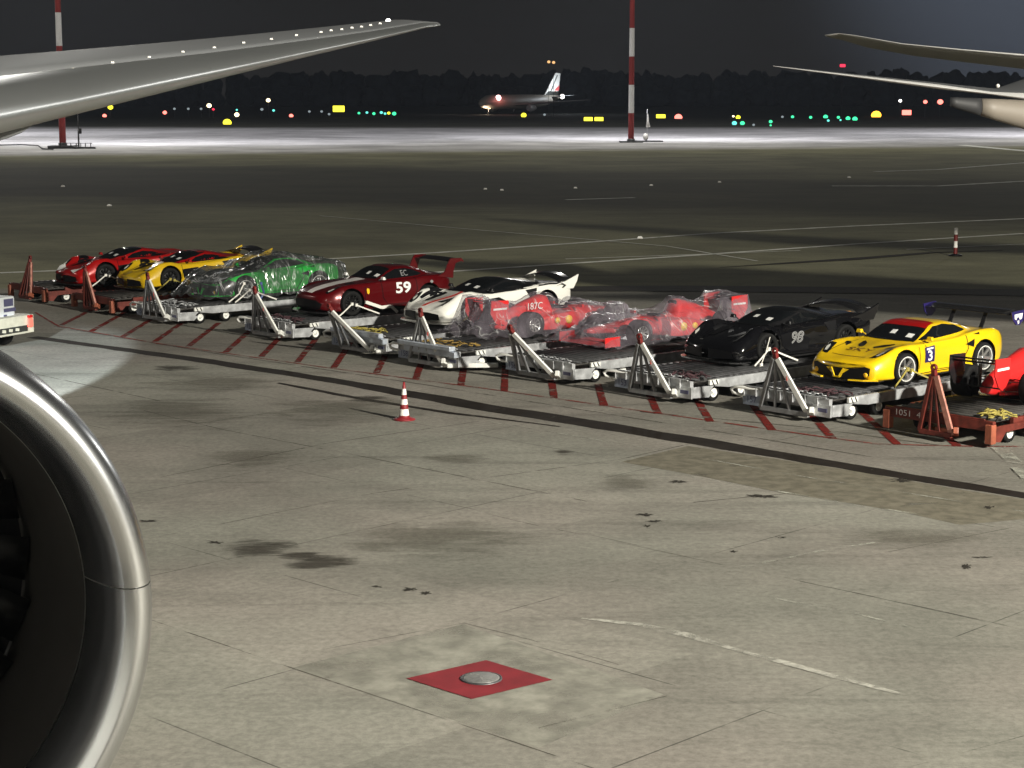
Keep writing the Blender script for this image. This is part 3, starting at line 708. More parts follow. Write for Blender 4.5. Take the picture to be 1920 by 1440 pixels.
    mirrors(root, paint, .52, .86, .90); notes(root, bvh, .60, .36)
    decal(root, 'nose_crease', 'browndec', bvh, [(1.98, -.44), (2.02, 0), (1.98, .44), (1.965, .44), (2.0, 0), (1.965, -.44)], 'z', off=.005)
    decal(root, 'engine_cover', 'glass', bvh, [(-.90, -.36), (-.90, .36), (-1.45, .30), (-1.80, .24), (-1.80, -.24), (-1.45, -.30)], 'z', off=.006)
    if wingc:
        q = MB(); wing_foil(q, (-2.22, 0, 1.30), 2.30, .36, .05); rw = q.build('rear_wing', 'carbon', root)
        for s in (1, -1):
            q = MB(); q.bar((-1.95, s * .42, .90), (-2.15, s * .42, 1.26), .022, .10, up=(0, 1, 0)); q.build('wing_stay', 'carbon', rw)
        for s in (1, -1):
            q = MB(); P = [(-2.0, 1.33), (-2.46, 1.36), (-2.44, 1.12), (-2.30, 1.02), (-2.18, 1.03), (-2.06, 1.14)]
            q.loft([[(x, s * 1.155, z) for x, z in P], [(x, s * 1.18, z) for x, z in P]], smooth=False); ep = q.build('end_plate', 'bluedec', rw)
            q = MB(); q.loft([[(x, s * 1.182, z) for x, z in ((-2.10, 1.27), (-2.40, 1.29), (-2.38, 1.17), (-2.30, 1.14), (-2.27, 1.20), (-2.20, 1.20), (-2.17, 1.14), (-2.11, 1.17))], [(x, s * 1.186, z) for x, z in ((-2.10, 1.27), (-2.40, 1.29), (-2.38, 1.17), (-2.30, 1.14), (-2.27, 1.20), (-2.20, 1.20), (-2.17, 1.14), (-2.11, 1.17))]], smooth=False)
            q.loft([[(x, s * 1.182, z) for x, z in ((-2.21, 1.12), (-2.28, 1.13), (-2.28, 1.06), (-2.23, 1.05))], [(x, s * 1.186, z) for x, z in ((-2.21, 1.12), (-2.28, 1.13), (-2.28, 1.06), (-2.23, 1.05))]], smooth=False)
            q.build('emblem', 'whitedec', ep)
    if number:
        decal(root, 'number_panel', 'bluedec', bvh, [(.68, .42), (.64, .74), (.30, .77), (.32, .42)], 'y', (1,), .008)
        text_decal(root, 'number', 'whitedec', bvh, number, .30, 'y', (.49, .55), 1, off=.014, sx=1.3, bold=.008)
        q = decal(root, 'number_strip', 'whitedec', bvh, [(.60, .68), (.59, .72), (.36, .735), (.36, .70)], 'y', (1,), .012)
        text_decal(root, 'bonnet_lettering', 'browndec', bvh, 'SKY', .30, 'z', (1.62, .0), rot=-90, off=.008, sx=1.3)
        decal(root, 'badge', 'golddec', bvh, [(1.0, .66), (1.0, .74), (.93, .74), (.93, .66)], 'y', (1,), .007)
    return root

def gt_car(name, loc, rz, paint, label):
    root, body, bvh, fx, rx, ys = car('gt', name, loc, rz, paint, 'rimdark', spokes=12)
    tag(root, label, 'race car', 'race cars on the transport dollies')
    decal(root, 'windscreen', 'glass', bvh, [(.34, -.62), (.42, -.3), (.44, 0), (.42, .3), (.34, .62), (.05, .62), (-.22, .56), (-.26, 0), (-.22, -.56), (.05, -.62)], 'z', off=.006, step=.06)
    for s in (1, -1):
        decal(root, 'side_window', 'glass', bvh, [(.24, .93), (-.05, 1.10), (-.35, 1.20), (-.70, 1.21), (-1.0, 1.16), (-1.3, 1.03), (-1.12, .985), (-.6, .965), (-.1, .945)], 'y', (s,), .006)
        decal(root, 'headlight', 'black', bvh, [(2.08, .62), (1.86, .66), (1.62, .74), (1.68, .80), (1.92, .78), (2.08, .72)], 'z', (s,), .006)
        decal(root, 'headlight_lens', 'lampglass', bvh, [(2.02, .66), (1.88, .69), (1.80, .74), (1.92, .75), (2.02, .71)], 'z', (s,), .012)
        decal(root, 'bonnet_vent', 'black', bvh, [(1.3, .42), (1.0, .42), (1.0, .56), (1.3, .54)], 'z', (s,), .006)
        decal(root, 'door_gap', 'black', bvh, [(.32, .90), (.30, .90), (.26, .45), (.10, .24), (-.75, .24), (-.92, .60), (-.90, .94), (-.92, .94), (-.94, .60), (-.77, .225), (.10, .225), (.28, .44)], 'y', (s,), .004, .05)
        decal(root, 'fuel_cap', 'greydec', bvh, [(-1.52, .80), (-1.48, .84), (-1.43, .84), (-1.39, .80), (-1.43, .76), (-1.48, .76)], 'y', (s,), .006)
    decal(root, 'bonnet_stripe', 'stripe', bvh, [(2.26, -.04), (1.9, -.10), (.62, -.14), (.50, -.14), (.50, .34), (.62, .34), (1.9, .30), (2.26, .22)], 'z', off=.007, step=.08)
    decal(root, 'front_grille', 'black', bvh, [(-.60, .22), (-.66, .36), (-.50, .46), (0, .49), (.50, .46), (.66, .36), (.60, .22), (0, .19)], 'x', (1,), .006, .05)
    decal(root, 'badge', 'golddec', bvh, [(.86, .60), (.86, .72), (.82, .74), (.77, .72), (.77, .62), (.81, .57)], 'y', (1,), .007)
    text_decal(root, 'number', 'whitedec', bvh, '59', .42, 'y', (-.44, .67), 1, off=.012, sx=1.3, bold=.012)
    text_decal(root, 'window_lettering', 'greydec', bvh, 'EC', .22, 'y', (-.62, 1.07), 1, off=.012)
    q = MB(); P = [(2.20, .86), (2.38, .60), (2.45, .2), (2.45, -.2), (2.38, -.60), (2.20, -.86), (2.0, -.88), (2.0, .88)]
    q.loft([[(x, y, .105) for x, y in P], [(x, y, .135) for x, y in P]], smooth=False); q.build('front_splitter', 'carbon', root)
    mirrors(root, 'whitedec', .30, .86, .96); notes(root, bvh, .25, .42)
    q = MB(); wing_foil(q, (-2.38, 0, 1.36), 1.72, .34, .05, .02); rw = q.build('rear_wing', 'carbon', root)
    for s in (1, -1):
        q = MB(); P = [(-1.72, .92), (-2.0, 1.05), (-2.16, 1.36), (-2.22, 1.43), (-2.62, 1.42), (-2.72, 1.30), (-2.60, 1.33), (-2.40, 1.28), (-2.32, 1.05), (-2.30, .85)]
        q.loft([[(x, s * .86, z) for x, z in P], [(x, s * .90, z) for x, z in P]], smooth=False); q.build('end_plate', paint, rw)
    return root

def hyper_car(name, loc, rz, paint, label, canopy, number=None, stripe=None, fins=True, finpaint=None, roof=None, extras=None, rimm='rimdark', ring=None):
    root, body, bvh, fx, rx, ys = car('hyp', name, loc, rz, paint, rimm, ring=ring)
    tag(root, label, 'race car', 'race cars on the transport dollies')
    decal(root, 'canopy_roof', canopy, bvh, [(.96, -.60), (1.0, 0), (.96, .60), (.4, .73), (-.3, .73), (-.9, .64), (-1.5, .46), (-2.3, .40), (-2.3, -.40), (-1.5, -.46), (-.9, -.64), (-.3, -.73), (.4, -.73)], 'z', off=.005, step=.08)
    decal(root, 'windscreen', 'glass', bvh, [(.92, -.44), (.98, 0), (.92, .44), (.55, .60), (.15, .58), (-.24, .46), (-.26, 0), (-.24, -.46), (.15, -.58), (.55, -.60)], 'z', off=.007, step=.06)
    for s in (1, -1):
        decal(root, 'side_window', 'glass', bvh, [(.50, .82), (.2, .96), (-.2, 1.03), (-.55, 1.0), (-.95, .90), (-.6, .86), (-.1, .83)], 'y', (s,), .006)
        decal(root, 'headlight', 'black', bvh, [(2.22, .62), (1.98, .66), (1.72, .74), (1.82, .80), (2.05, .80), (2.2, .76)], 'z', (s,), .006)
        decal(root, 'headlight_lens', 'lampglass', bvh, [(2.12, .68), (1.96, .71), (1.88, .76), (2.02, .77)], 'z', (s,), .012)
        decal(root, 'side_duct', 'black', bvh, [(.92, .62), (.30, .66), (-.20, .44), (-.10, .20), (.55, .20), (.86, .36)], 'y', (s,), .006)
        decal(root, 'side_intake', 'black', bvh, [(-.62, .80), (-1.02, .84), (-.95, .62), (-.75, .60)], 'y', (s,), .006)
        decal(root, 'wing_vent', 'black', bvh, [(1.55, .60), (1.15, .62), (1.15, .80), (1.45, .80)], 'z', (s,), .006)
        decal(root, 'bonnet_duct', 'black', bvh, [(1.95, .22), (1.15, .34), (1.10, .52), (1.45, .50), (1.95, .40)], 'z', (s,), .006)
        decal(root, 'front_grille', 'black', bvh, [(.10, .12), (.10, .35), (.40, .35), (.74, .31), (.78, .16)], 'x', (s,), .006, .05)
    q = MB(); P = [(2.28, 1.0), (2.46, .80), (2.56, .4), (2.58, 0), (2.56, -.4), (2.46, -.80), (2.28, -1.0), (1.95, -1.0), (1.95, 1.0)]
    q.loft([[(x, y, .055) for x, y in P], [(x, y, .085) for x, y in P]], smooth=False); q.build('front_splitter', paint if extras == 'white' else 'carbon', root)
    q = MB()
    for s in (1, -1): q.box((-.02, s * .96, .10), (1.9, .14, .035)); q.bar((-.9, s * 1.0, .1), (-1.0, s * 1.0, .34), .02, .25, up=(0, 1, 0))
    q.build('side_skirt', 'carbon', root)
    mirrors(root, canopy, .62, .84, .86); notes(root, bvh, .72, .26)
    if stripe: decal(root, 'bonnet_stripe', stripe, bvh, [(2.36, .03), (1.4, .05), (1.0, .05), (1.0, .17), (1.4, .17), (2.3, .13)], 'z', off=.008, step=.08)
    if fins:
        fp = finpaint or paint
        q = MB(); n = 14; rings = []
        for k in range(n + 1):
            a = -1 + 2 * k / n; y = .90 * a; z = .98 + .14 * (1 - a * a); xx = -2.12 - .10 * (1 - a * a)
            rings.append([(xx + .26, y, z - .03), (xx, y, z + .01), (xx - .22, y, z + .05), (xx - .22, y, z + .03), (xx, y, z - .02), (xx + .26, y, z - .045)])
        q.loft(rings); rw = q.build('rear_spoiler', 'carbon', root)
        for s in (1, -1):
            q = MB(); P = [(-1.45, .86), (-1.80, .90), (-2.10, .96), (-2.60, 1.14), (-2.54, .95), (-2.40, .74), (-1.9, .72)]
            q.loft([[(x, s * .90, z) for x, z in P], [(x, s * .95, z) for x, z in P]], smooth=False); fn = q.build('tail_fin', fp, rw, .012)
            if extras == 'white':
                q = MB(); Q = [(-1.72, .84), (-1.90, .88), (-2.02, .85), (-1.94, .78), (-2.00, .77), (-2.12, .85), (-1.96, .92)]
                q.loft([[(x, s * .952, z) for x, z in Q], [(x, s * .957, z) for x, z in Q]], smooth=False); q.build('emblem', 'carbon', fn)
    if number:
        text_decal(root, 'number', 'greydec', bvh, number, .36, 'y', (.32, .50), 1, outline=.011, shear=.25, off=.012, sx=1.25)
    if extras == 'white':
        decal(root, 'canopy_side', 'carbon', bvh, [(.98, .79), (.5, .97), (0, 1.10), (-.5, 1.07), (-1.2, .98), (-2.2, .92), (-2.2, .885), (-1.5, .90), (-1.0, .87), (-.3, .80), (.5, .76)], 'y', (1, -1), .0045, .08)
        decal(root, 'wing_stripe', 'carbon', bvh, [(1.9, .56), (1.2, .62), (1.0, .70), (1.25, .74), (1.9, .66)], 'z', (1,), .008, .08); decal(root, 'wing_stripe', 'carbon', bvh, [(1.9, .56), (1.2, .62), (1.0, .70), (1.25, .74), (1.9, .66)], 'z', (-1,), .008, .08)
        decal(root, 'flank_stripe', 'carbon', bvh, [(.9, .46), (.3, .50), (-.8, .36), (-.8, .30), (.3, .40), (.9, .36)], 'y', (1, -1), .008, .08)
        pass
    if extras == 'red':
        decal(root, 'bonnet_patch', 'whitedec', bvh, [(2.30, .30), (2.36, .62), (2.15, .78), (2.0, .70), (2.1, .45)], 'z', (1, -1), .012)
        decal(root, 'flank_patch', 'whitedec', bvh, [(.30, .56), (-.40, .74), (-.62, .70), (-.50, .52), (-.1, .46)], 'y', (1,), .010)
    if roof: decal(root, 'roof_panel', roof, bvh, [(-.0, -.46), (-.0, .46), (-.8, .42), (-.8, -.42)], 'z', off=.012, step=.08)
    return root

def formula_car(name, loc, rz, label, body='scarlet', near='scarlet', text=None, plain=False, far='scarlet'):
    root = empty(name, loc, rz); tag(root, label, 'race car', 'race cars on the transport dollies')
    def sec(x, w, zb, zt, n=20, sq=.75):
        P = []
        for k in range(n):
            a = 2 * math.pi * k / n; ca, sa = math.cos(a), math.sin(a)
            P.append((x, w * math.copysign(abs(ca)**sq, ca), (zb + zt) / 2 + (zt - zb) / 2 * math.copysign(abs(sa)**sq, sa)))
        return P
    q = MB(); q.loft([sec(2.55, .07, .34, .42), sec(2.35, .10, .30, .46), sec(1.8, .15, .27, .52), sec(1.2, .20, .20, .60), sec(.75, .27, .14, .64), (sec(.35, .33, .10, .62))]); q.build('nose_cone', body, root)
    q = MB(); q.loft([sec(.35, .33, .10, .62), sec(-.05, .36, .08, .60), sec(-.35, .36, .08, .66), sec(-.45, .30, .10, .98), sec(-.6, .24, .10, 1.0), sec(-1.2, .18, .10, .84), sec(-1.9, .12, .14, .58), sec(-2.2, .08, .22, .42)]); q.build('engine_cover', body, root)
    for s in (1, -1):
        q = MB()
        def pod(x, y0, y1, zb, zt): return [(x, s * y0, zb), (x, s * y1, zb + .02), (x, s * (y1 + .02), (zb + zt) / 2), (x, s * (y1 - .04), zt), (x, s * y0, zt + .03)]
        q.loft([pod(.25, .25, .66, .12, .52), pod(0, .25, .72, .10, .56), pod(-.7, .2, .68, .10, .50), pod(-1.3, .15, .45, .10, .36), pod(-1.75, .1, .24, .12, .28)]); q.build('sidepod', body, root, .02)
    q = MB(); q.box((-.2, 0, .06), (2.9, 1.30, .03)); q.build('floor', 'carbon', root)
    q = MB(); q.lathe([(0, .62), (.24, .60), (.27, .64)], 20, c=(.12, 0, 0)); q.build('cockpit', 'black', root)
    q = MB(); q.loft([sec(-.42, .16, .84, .96, 12), sec(-.46, .16, .82, .98, 12)]); q.build('air_intake', 'black', root)
    q = MB()
    for z, ch in ((.10, .34), (.17, .18)): wing_foil(q, (2.45 - (z - .1) * 2, 0, z), 1.70, ch, .03)
    fw = q.build('front_wing', 'carbon' if body != 'scarlet' else body, root)
    for s in (1, -1):
        q = MB(); q.box((2.42, s * .86, .18), (.50, .025, .24)); q.build('end_plate', body, fw)
    q = MB()
    for z, ch, x in ((.86, .30, -2.35), (.95, .20, -2.52), (.36, .22, -2.30)): wing_foil(q, (x, 0, z), .98, ch, .035)
    q.box((-2.35, 0, .60), (.10, .03, .46)); rw = q.build('rear_wing', 'carbon', root)
    for s in (1, -1):
        q = MB(); P = [(-2.08, .98), (-2.66, 1.0), (-2.68, .66), (-2.52, .42), (-2.38, .34), (-2.22, .42), (-2.08, .60)]
        q.loft([[(x, s * .50, z) for x, z in P], [(x, s * .525, z) for x, z in P]], smooth=False); ep = q.build('end_plate', near if s < 0 or not plain else far, rw)
        q = MB(); Q = [(-2.14, .80), (-2.60, .80), (-2.60, .75), (-2.14, .75)]
        q.loft([[(x, s * .527, z) for x, z in Q], [(x, s * .531, z) for x, z in Q]], smooth=False); q.build('white_band', 'whitedec', ep)
    for (x, w, r) in ((1.45, .33, .33), (-1.55, .38, .335)):
        for s in (1, -1):
            wheel(root, x, s * .78, r, w, 'rimsil' if not plain else 'rimdark', s, 9, rimr=.56)
            q = MB()
            for dx, z in ((.28, .42), (-.28, .42), (.25, .22), (-.25, .22)): q.bar((x + dx, s * .16, z), (x, s * .66, z + .02), .03, .018)
            q.build('suspension_arm', 'carbon', root)
    for s in (1, -1):
        q = MB(); q.bar((.45, s * .30, .60), (.42, s * .52, .66), .02); q.box((.42, s * .57, .67), (.06, .16, .08)); q.build('mirror', body, root)
        for xx, rr in ((-.15, .11), (-.55, .08)):
            q = MB(); q.lathe([(0, s * .742), (rr, s * .738), (rr, s * .70)], 20, 'y', (xx, 0, .36)); q.build('yellow_emblem', 'golddec', root)
    if text:
        me = text_mesh(text, .26); q = MB(); sg = 1
        for sg in (1, -1):
            q.add([(-.95 + v.co.x * -sg, sg * (.265 - 0 * v.co.y), .72 + v.co.y) for v in me.vertices], [tuple(p.vertices) for p in me.polygons])
        q.build('cover_lettering', 'whitedec', root)
    return root
# ------------------------------------------------------------------ dollies
DZ = .56
HD = R(-139)
def place(px, lx, ly, rz, z=0.):
    """root position so that local (lx,ly) stands at the ground point of px"""
    p = G(px[0], px[1], z); c, s = math.cos(rz), math.sin(rz)
    return Vector((p.x - (lx * c - ly * s), p.y - (lx * s + ly * c), z))
def dolly(px, label, style, lean, plate=None, rz=HD, foot=.0):
    """roller deck dolly; front edge x=0, deck runs to -x, near side +y"""
    root = empty('transport_dolly', place(px, -.85, 1.10, rz), rz)
    tag(root, label, 'transport dolly', 'roller deck dollies in the row')
    rust = style == 'rust'; fm = 'rust' if rust else 'galv'; L = 5.9; Wd = 1.24
    q = MB()
    for s in (1, -1):
        q.loft([[(-.75, s * Wd, .36), (-.75, s * Wd, .52), (-.75, s * (Wd - .09), .52), (-.75, s * (Wd - .09), .36)],
                [(-1.2, s * Wd, .30), (-1.2, s * Wd, .52), (-1.2, s * (Wd - .09), .52), (-1.2, s * (Wd - .09), .30)],
                [(-L + .9, s * Wd, .30), (-L + .9, s * Wd, .52), (-L + .9, s * (Wd - .09), .52), (-L + .9, s * (Wd - .09), .30)],
                [(-L, s * Wd, .42), (-L, s * Wd, .52), (-L, s * (Wd - .09), .52), (-L, s * (Wd - .09), .42)]], smooth=False)
    for x in (-.9, -2.2, -3.6, -5.0, -5.8): q.box((x, 0, .40), (.12, 2 * Wd - .2, .16))
    q.box((-3, 0, .36), (5.4, .22, .16))
    q.build('frame', fm, root, .008)
    q = MB(); q.box((-L / 2 - .05, 0, .485), (L - .15, 2 * Wd - .22, .03)); q.build('deck', 'deck', root)
    q = MB(); 
    for k in range(26): q.tube([(-.35 - k * .215, -Wd + .12, .515), (-.35 - k * .215, Wd - .12, .515)], .034, 6)
    q.build('roller_bed', 'galvdark' if not rust else 'deck', root)
    # front end: low wall of pressed boxes between two corner blocks
    q = MB()
    if not rust:
        for k in range(7):
            y = -1.02 + k * .34; q.box((-.08, y, .44), (.10, .28, .16)); q.box((-.055, y - .15, .44), (.13, .022, .19))
        q.box((-.10, 0, .33), (.08, 2 * Wd, .10)); q.box((-.02, 0, .545), (.05, 2 * Wd - .3, .03))
        q.build('front_wall', 'galv', root, .008)
        q = MB(); q.box((-.05, -.98, .26), (.03, .50, .24)); pl = q.build('number_plate', 'plate', root, .006)
        if plate:
            me = text_mesh(plate, .20); q = MB(); q.add([(-.030, -.98 + v.co.x, .26 + v.co.y) for v in me.vertices], [tuple(p.vertices) for p in me.polygons]); q.build('number', 'inkd', pl)
        # skirt panel on the near corner with a small blue plate and a pointed rear edge
        q = MB(); P = [(-.05, .40), (-.05, .16), (-.55, .13), (-.70, .24), (-.60, .28), (-.72, .38)]
        q.loft([[(x, Wd - .06, z) for x, z in P], [(x, Wd - .01, z) for x, z in P]], smooth=False)
        q.box((-.03, .98, .27), (.04, .46, .26)); sk = q.build('corner_skirt', 'galv', root)
        q = MB(); q.box((-.004, 1.00, .28), (.012, .24, .08)); q.build('blue_plate', 'inkd', sk)
        q = MB(); q.box((-.72, Wd - .03, .455), (.30, .07, .11)); cs = q.build('corner_block', 'whitep', root, .01)
        q = MB()
        for k in (-.07, .06): q.bar((-.72 + k - .03, Wd + .008, .405), (-.72 + k + .03, Wd + .008, .505), .03, .004, up=(0, 1, 0))
        q.build('hazard_stripe', 'black', cs)
        # tubular loop on the far corner
        q = MB(); y0, y1 = -Wd - .28, -Wd + .5
        q.tube([(-.05, y1, .52), (.0, y0 + .1, .50), (.02, y0, .44), (0, y0 + .03, .36), (-.05, y0 + .14, .33), (-.1, y1, .33)], .035, 8); q.build('rail_loop', 'whitep', root)
    else:
        q.box((-.04, 0, .43), (.10, 2 * Wd + .1, .20)); q.box((-.02, 0, .545), (.05, 2 * Wd - .3, .03)); q.build('front_wall', 'rust', root, .01)
        for s in (1, -1):
            q = MB(); q.box((-.02, s * (Wd - .02), .28), (.16, .16, .38)); q.build('corner_block', 'rustlight', root, .015)
        q = MB(); P = [(-.1, .42), (-.1, .12), (-.28, .10), (-.46, .28), (-1.4, .30), (-1.4, .42)]
        q.loft([[(x, Wd + .005, z) for x, z in P], [(x, Wd + .035, z) for x, z in P]], smooth=False); q.build('corner_skirt', 'rust', root)
        q = MB(); q.box((.04, .18, .22), (.12, .34, .12)); q.build('drawbar_bracket', 'rustlight', root, .01)
        if plate:
            me = text_mesh(plate, .17); q = MB(); q.add([(.014, -.72 + v.co.x * 1.25, .44 + v.co.y) for v in me.vertices], [tuple(p.vertices) for p in me.polygons]); q.build('number', 'whitedec', root)
    # chain of links across the deck front and lashing gear lying there
    if not rust:
        q = MB(); 
        for k in range(15):
            y = -.55 + k * .105; zz = .575 + .012 * math.sin(k * 1.7)
            a = R(90 if k % 2 else 20); pts = []
            for j in range(9):
                t = 2 * math.pi * j / 8; pts.append((-.16 + .05 * math.cos(t) * math.cos(a), y + .065 * math.sin(t), zz + .03 * math.cos(t) * math.sin(a)))
            q.tube(pts, .012, 5, cap=False)
        q.build('chain', 'galv', root)
    # wheels
    for (x, s) in ((-.85, 1), (-.85, -1), (-1.75, 1), (-1.75, -1), (-4.4, 1), (-4.4, -1)):
        r = .19; c = (x, s * 1.03, r); t = MB()
        t.lathe([(r * .5, -.07), (r * .9, -.075), (r, -.05), (r, .05), (r * .9, .075), (r * .5, .07)], 24, 'y'); o = t.build('wheel', 'tyre', root, loc=c)
        t = MB(); t.lathe([(r * .56, s * .072), (r * .50, s * .080), (r * .40, s * .05), (r * .22, s * .045), (r * .20, s * .085), (0, s * .09)], 20, 'y'); t.build('rim', 'whitep', o)
        t = MB(); t.box((x, s * 1.03, .34), (.16, .20, .08)); t.box((x, s * .90, .28), (.10, .04, .18)); t.build('wheel_bracket', 'dark', root)
    # raised drawbar: A shaped frame hinged on the front edge
    ax = .10; hb = .42 if rust else .72; top = Vector((ax + lean, -.02, 1.36 - .18 * lean * lean)); n0 = Vector((ax, hb, .16)); n1 = Vector((ax, -hb * .82, .16))
    db = empty('drawbar', (0, 0, 0)); db.parent = root
    leg_m, brace_m = ('pinkleg', 'rust') if rust else ('whitep', 'galvmid')
    q = MB(); q.bar(n0, top + Vector((0, .05, -.06)), .12, .055, up=(1, 0, 0)); q.build('near_leg', leg_m, db, .008)
    q = MB(); q.bar(n0 + Vector((-.05, -.05, 0)), top + Vector((-.05, 0, -.08)), .05, .09, up=(1, 0, 0)); q.bar(n1, top + Vector((0, -.05, -.06)), .085, .09, up=(1, 0, 0)); q.build('far_leg', brace_m, db, .008)
    q = MB(); q.bar(n1, n0, .09, .10)
    for k in (.30, .62): q.bar(n1.lerp(n0, k), top.lerp(n1.lerp(n0, k), .12), .045, .06, up=(1, 0, 0))
    q.build('brace', brace_m, db, .006)
    q = MB(); d = (top - (n0 + n1) / 2).normalized(); q.bar(top - d * .06, top + d * .06, .10, .09, up=(1, 0, 0)); q.lathe([(.03, -.03), (.075, -.03), (.075, .03), (.03, .03), (.03, -.03)], 14, 'x', tuple(top + d * .10)); q.build('coupling_head', 'redcap', db, .01)
    q = MB(); q.bar((ax - .10, hb + .02, .20), (ax + .10, hb + .16, .30), .10, .13); q.build('hinge_block', 'whitep' if not rust else 'rustlight', db, .012)
    if not rust:
        q = MB(); p = n0.lerp(top, .62); q.bar(p + Vector((.027, 0, -.05)), p + Vector((.027, 0, .05)), .006, .04); q.build('inspection_mark', 'reddec', db)
    if style == 'pallet':
        q = MB(); q.box((.12, .10, .60), (.20, 2.1, .12)); q.build('front_stop', 'aluplate', root, .02)
        q = MB(); q.box((.06, .25, .46), (.18, 2.0, .14)); q.build('lower_stop', 'aluplate', root, .01)
        q = MB(); q.bar((.06, .86, .16), (-.95, 1.62, .16), .12, .11); q.build('ground_beam', 'whitep', root, .015)
    return root

DL = [  # pixel of the near front wheel contact, label, style, lean, plate
    ((125, 567), 'red-brown dolly at the far left end of the row, carrying the red race car', 'rust', -.25, None),
    ((252, 588), 'red-brown dolly under the yellow race car with the red roof, second from the left end', 'rust', .10, None),
    ((376, 607), 'grey steel dolly under the green car wrapped in clear plastic', 'steel', .14, '154'),
    ((592, 638), 'grey steel dolly under the dark red car numbered 59', 'steel', .28, '152'),
    ((767, 667), 'grey dolly with a long white ground beam under the white race car', 'pallet', .74, '151'),
    ((903, 693), 'grey dolly with an upright white drawbar under the wrapped formula car nearest the white car', 'pallet', .08, '158'),
    ((1117, 717), 'grey steel dolly with a leaning drawbar under the plastic-wrapped formula car beside the black car', 'steel', .72, '156'),
    ((1338, 752), 'grey steel dolly under the all black race car', 'steel', .26, '153'),
    ((1597, 787), 'grey steel dolly under the bright yellow race car numbered 3', 'steel', .22, '157'),
    ((1893, 830), 'red-brown dolly at the right edge carrying the uncovered black and red formula car', 'rust', .04, '1051  4')]
dollies = [dolly(*d) for d in DL]

# ------------------------------------------------------------------ the cars
ZC = .56
def cplace(px, kind, rz):
    lx, ly = {'mid': (1.30, .975), 'gt': (1.38, .975), 'hyp': (1.36, 1.01), 'f': (1.45, .95), 'fr': (-1.55, -.97)}[kind]
    return place(px, lx, ly, rz, ZC)
HC = R(-139)
c1 = hyper_car('race_car', cplace((201, 535), 'hyp', R(-141)), R(-141), 'red', 'glossy red race car with white nose patches at the far left end of the row', 'red', fins=False, extras='red')
c2 = hyper_car('race_car', cplace((322, 543), 'hyp', R(-139)), R(-139), 'yellow2', 'deep yellow race car with a red roof, half hidden behind the green wrapped car', 'red', fins=True, finpaint='yellow2', roof='red')
c3 = mid_car('race_car', cplace((462, 563), 'mid', R(-141)), R(-141), 'green', 'green and dark grey race car showing through a clear plastic wrap', wingc=False, dark=True)
c4 = gt_car('race_car', cplace((662, 592), 'gt', R(-140)), R(-140), 'maroon', 'dark red race car with a white bonnet stripe and the number 59 on its door')
c5 = hyper_car('race_car', cplace((886, 608), 'hyp', R(-140)), R(-140), 'white', 'white race car with a black canopy and a red bonnet stripe', 'carbon', stripe='reddec', extras='white', finpaint='white', rimm='rimdark', ring='rimgold')
HF1, HF2, HF3 = R(41), R(-141), R(46)
c6 = formula_car('formula_car', place((1004, 634), -1.55, -.97, HF1, ZC), HF1, 'red formula car under cloudy plastic beside the white race car, rear wing towards the left', text='187C')
c7 = formula_car('formula_car', cplace((1207, 650), 'f', HF2), HF2, 'red formula car under plastic sheet beside the black race car, nose towards the left')
c8 = hyper_car('race_car', cplace((1442, 681), 'hyp', R(-141)), R(-141), 'blackp', 'all black race car with the outlined number 98 on its flank', 'carbon', number='98', finpaint='blackp')
c9 = mid_car('race_car', cplace((1700, 722), 'mid', R(-139)), R(-139), 'yellow', 'bright yellow race car with a black rear wing and the number 3 on its door', number='3', roofstripe='red')
c9.scale = (1.06, 1.04, 1.0); c9.location = place((1700, 722), 1.30 * 1.06, .975 * 1.04, R(-139), ZC)
c10 = formula_car('formula_car', place((1878, 764), -2.35, -.51, HF3, ZC), HF3, 'uncovered formula car with black rear wing and red end plate at the right edge', body='scarlet', plain=True, far='carbon')

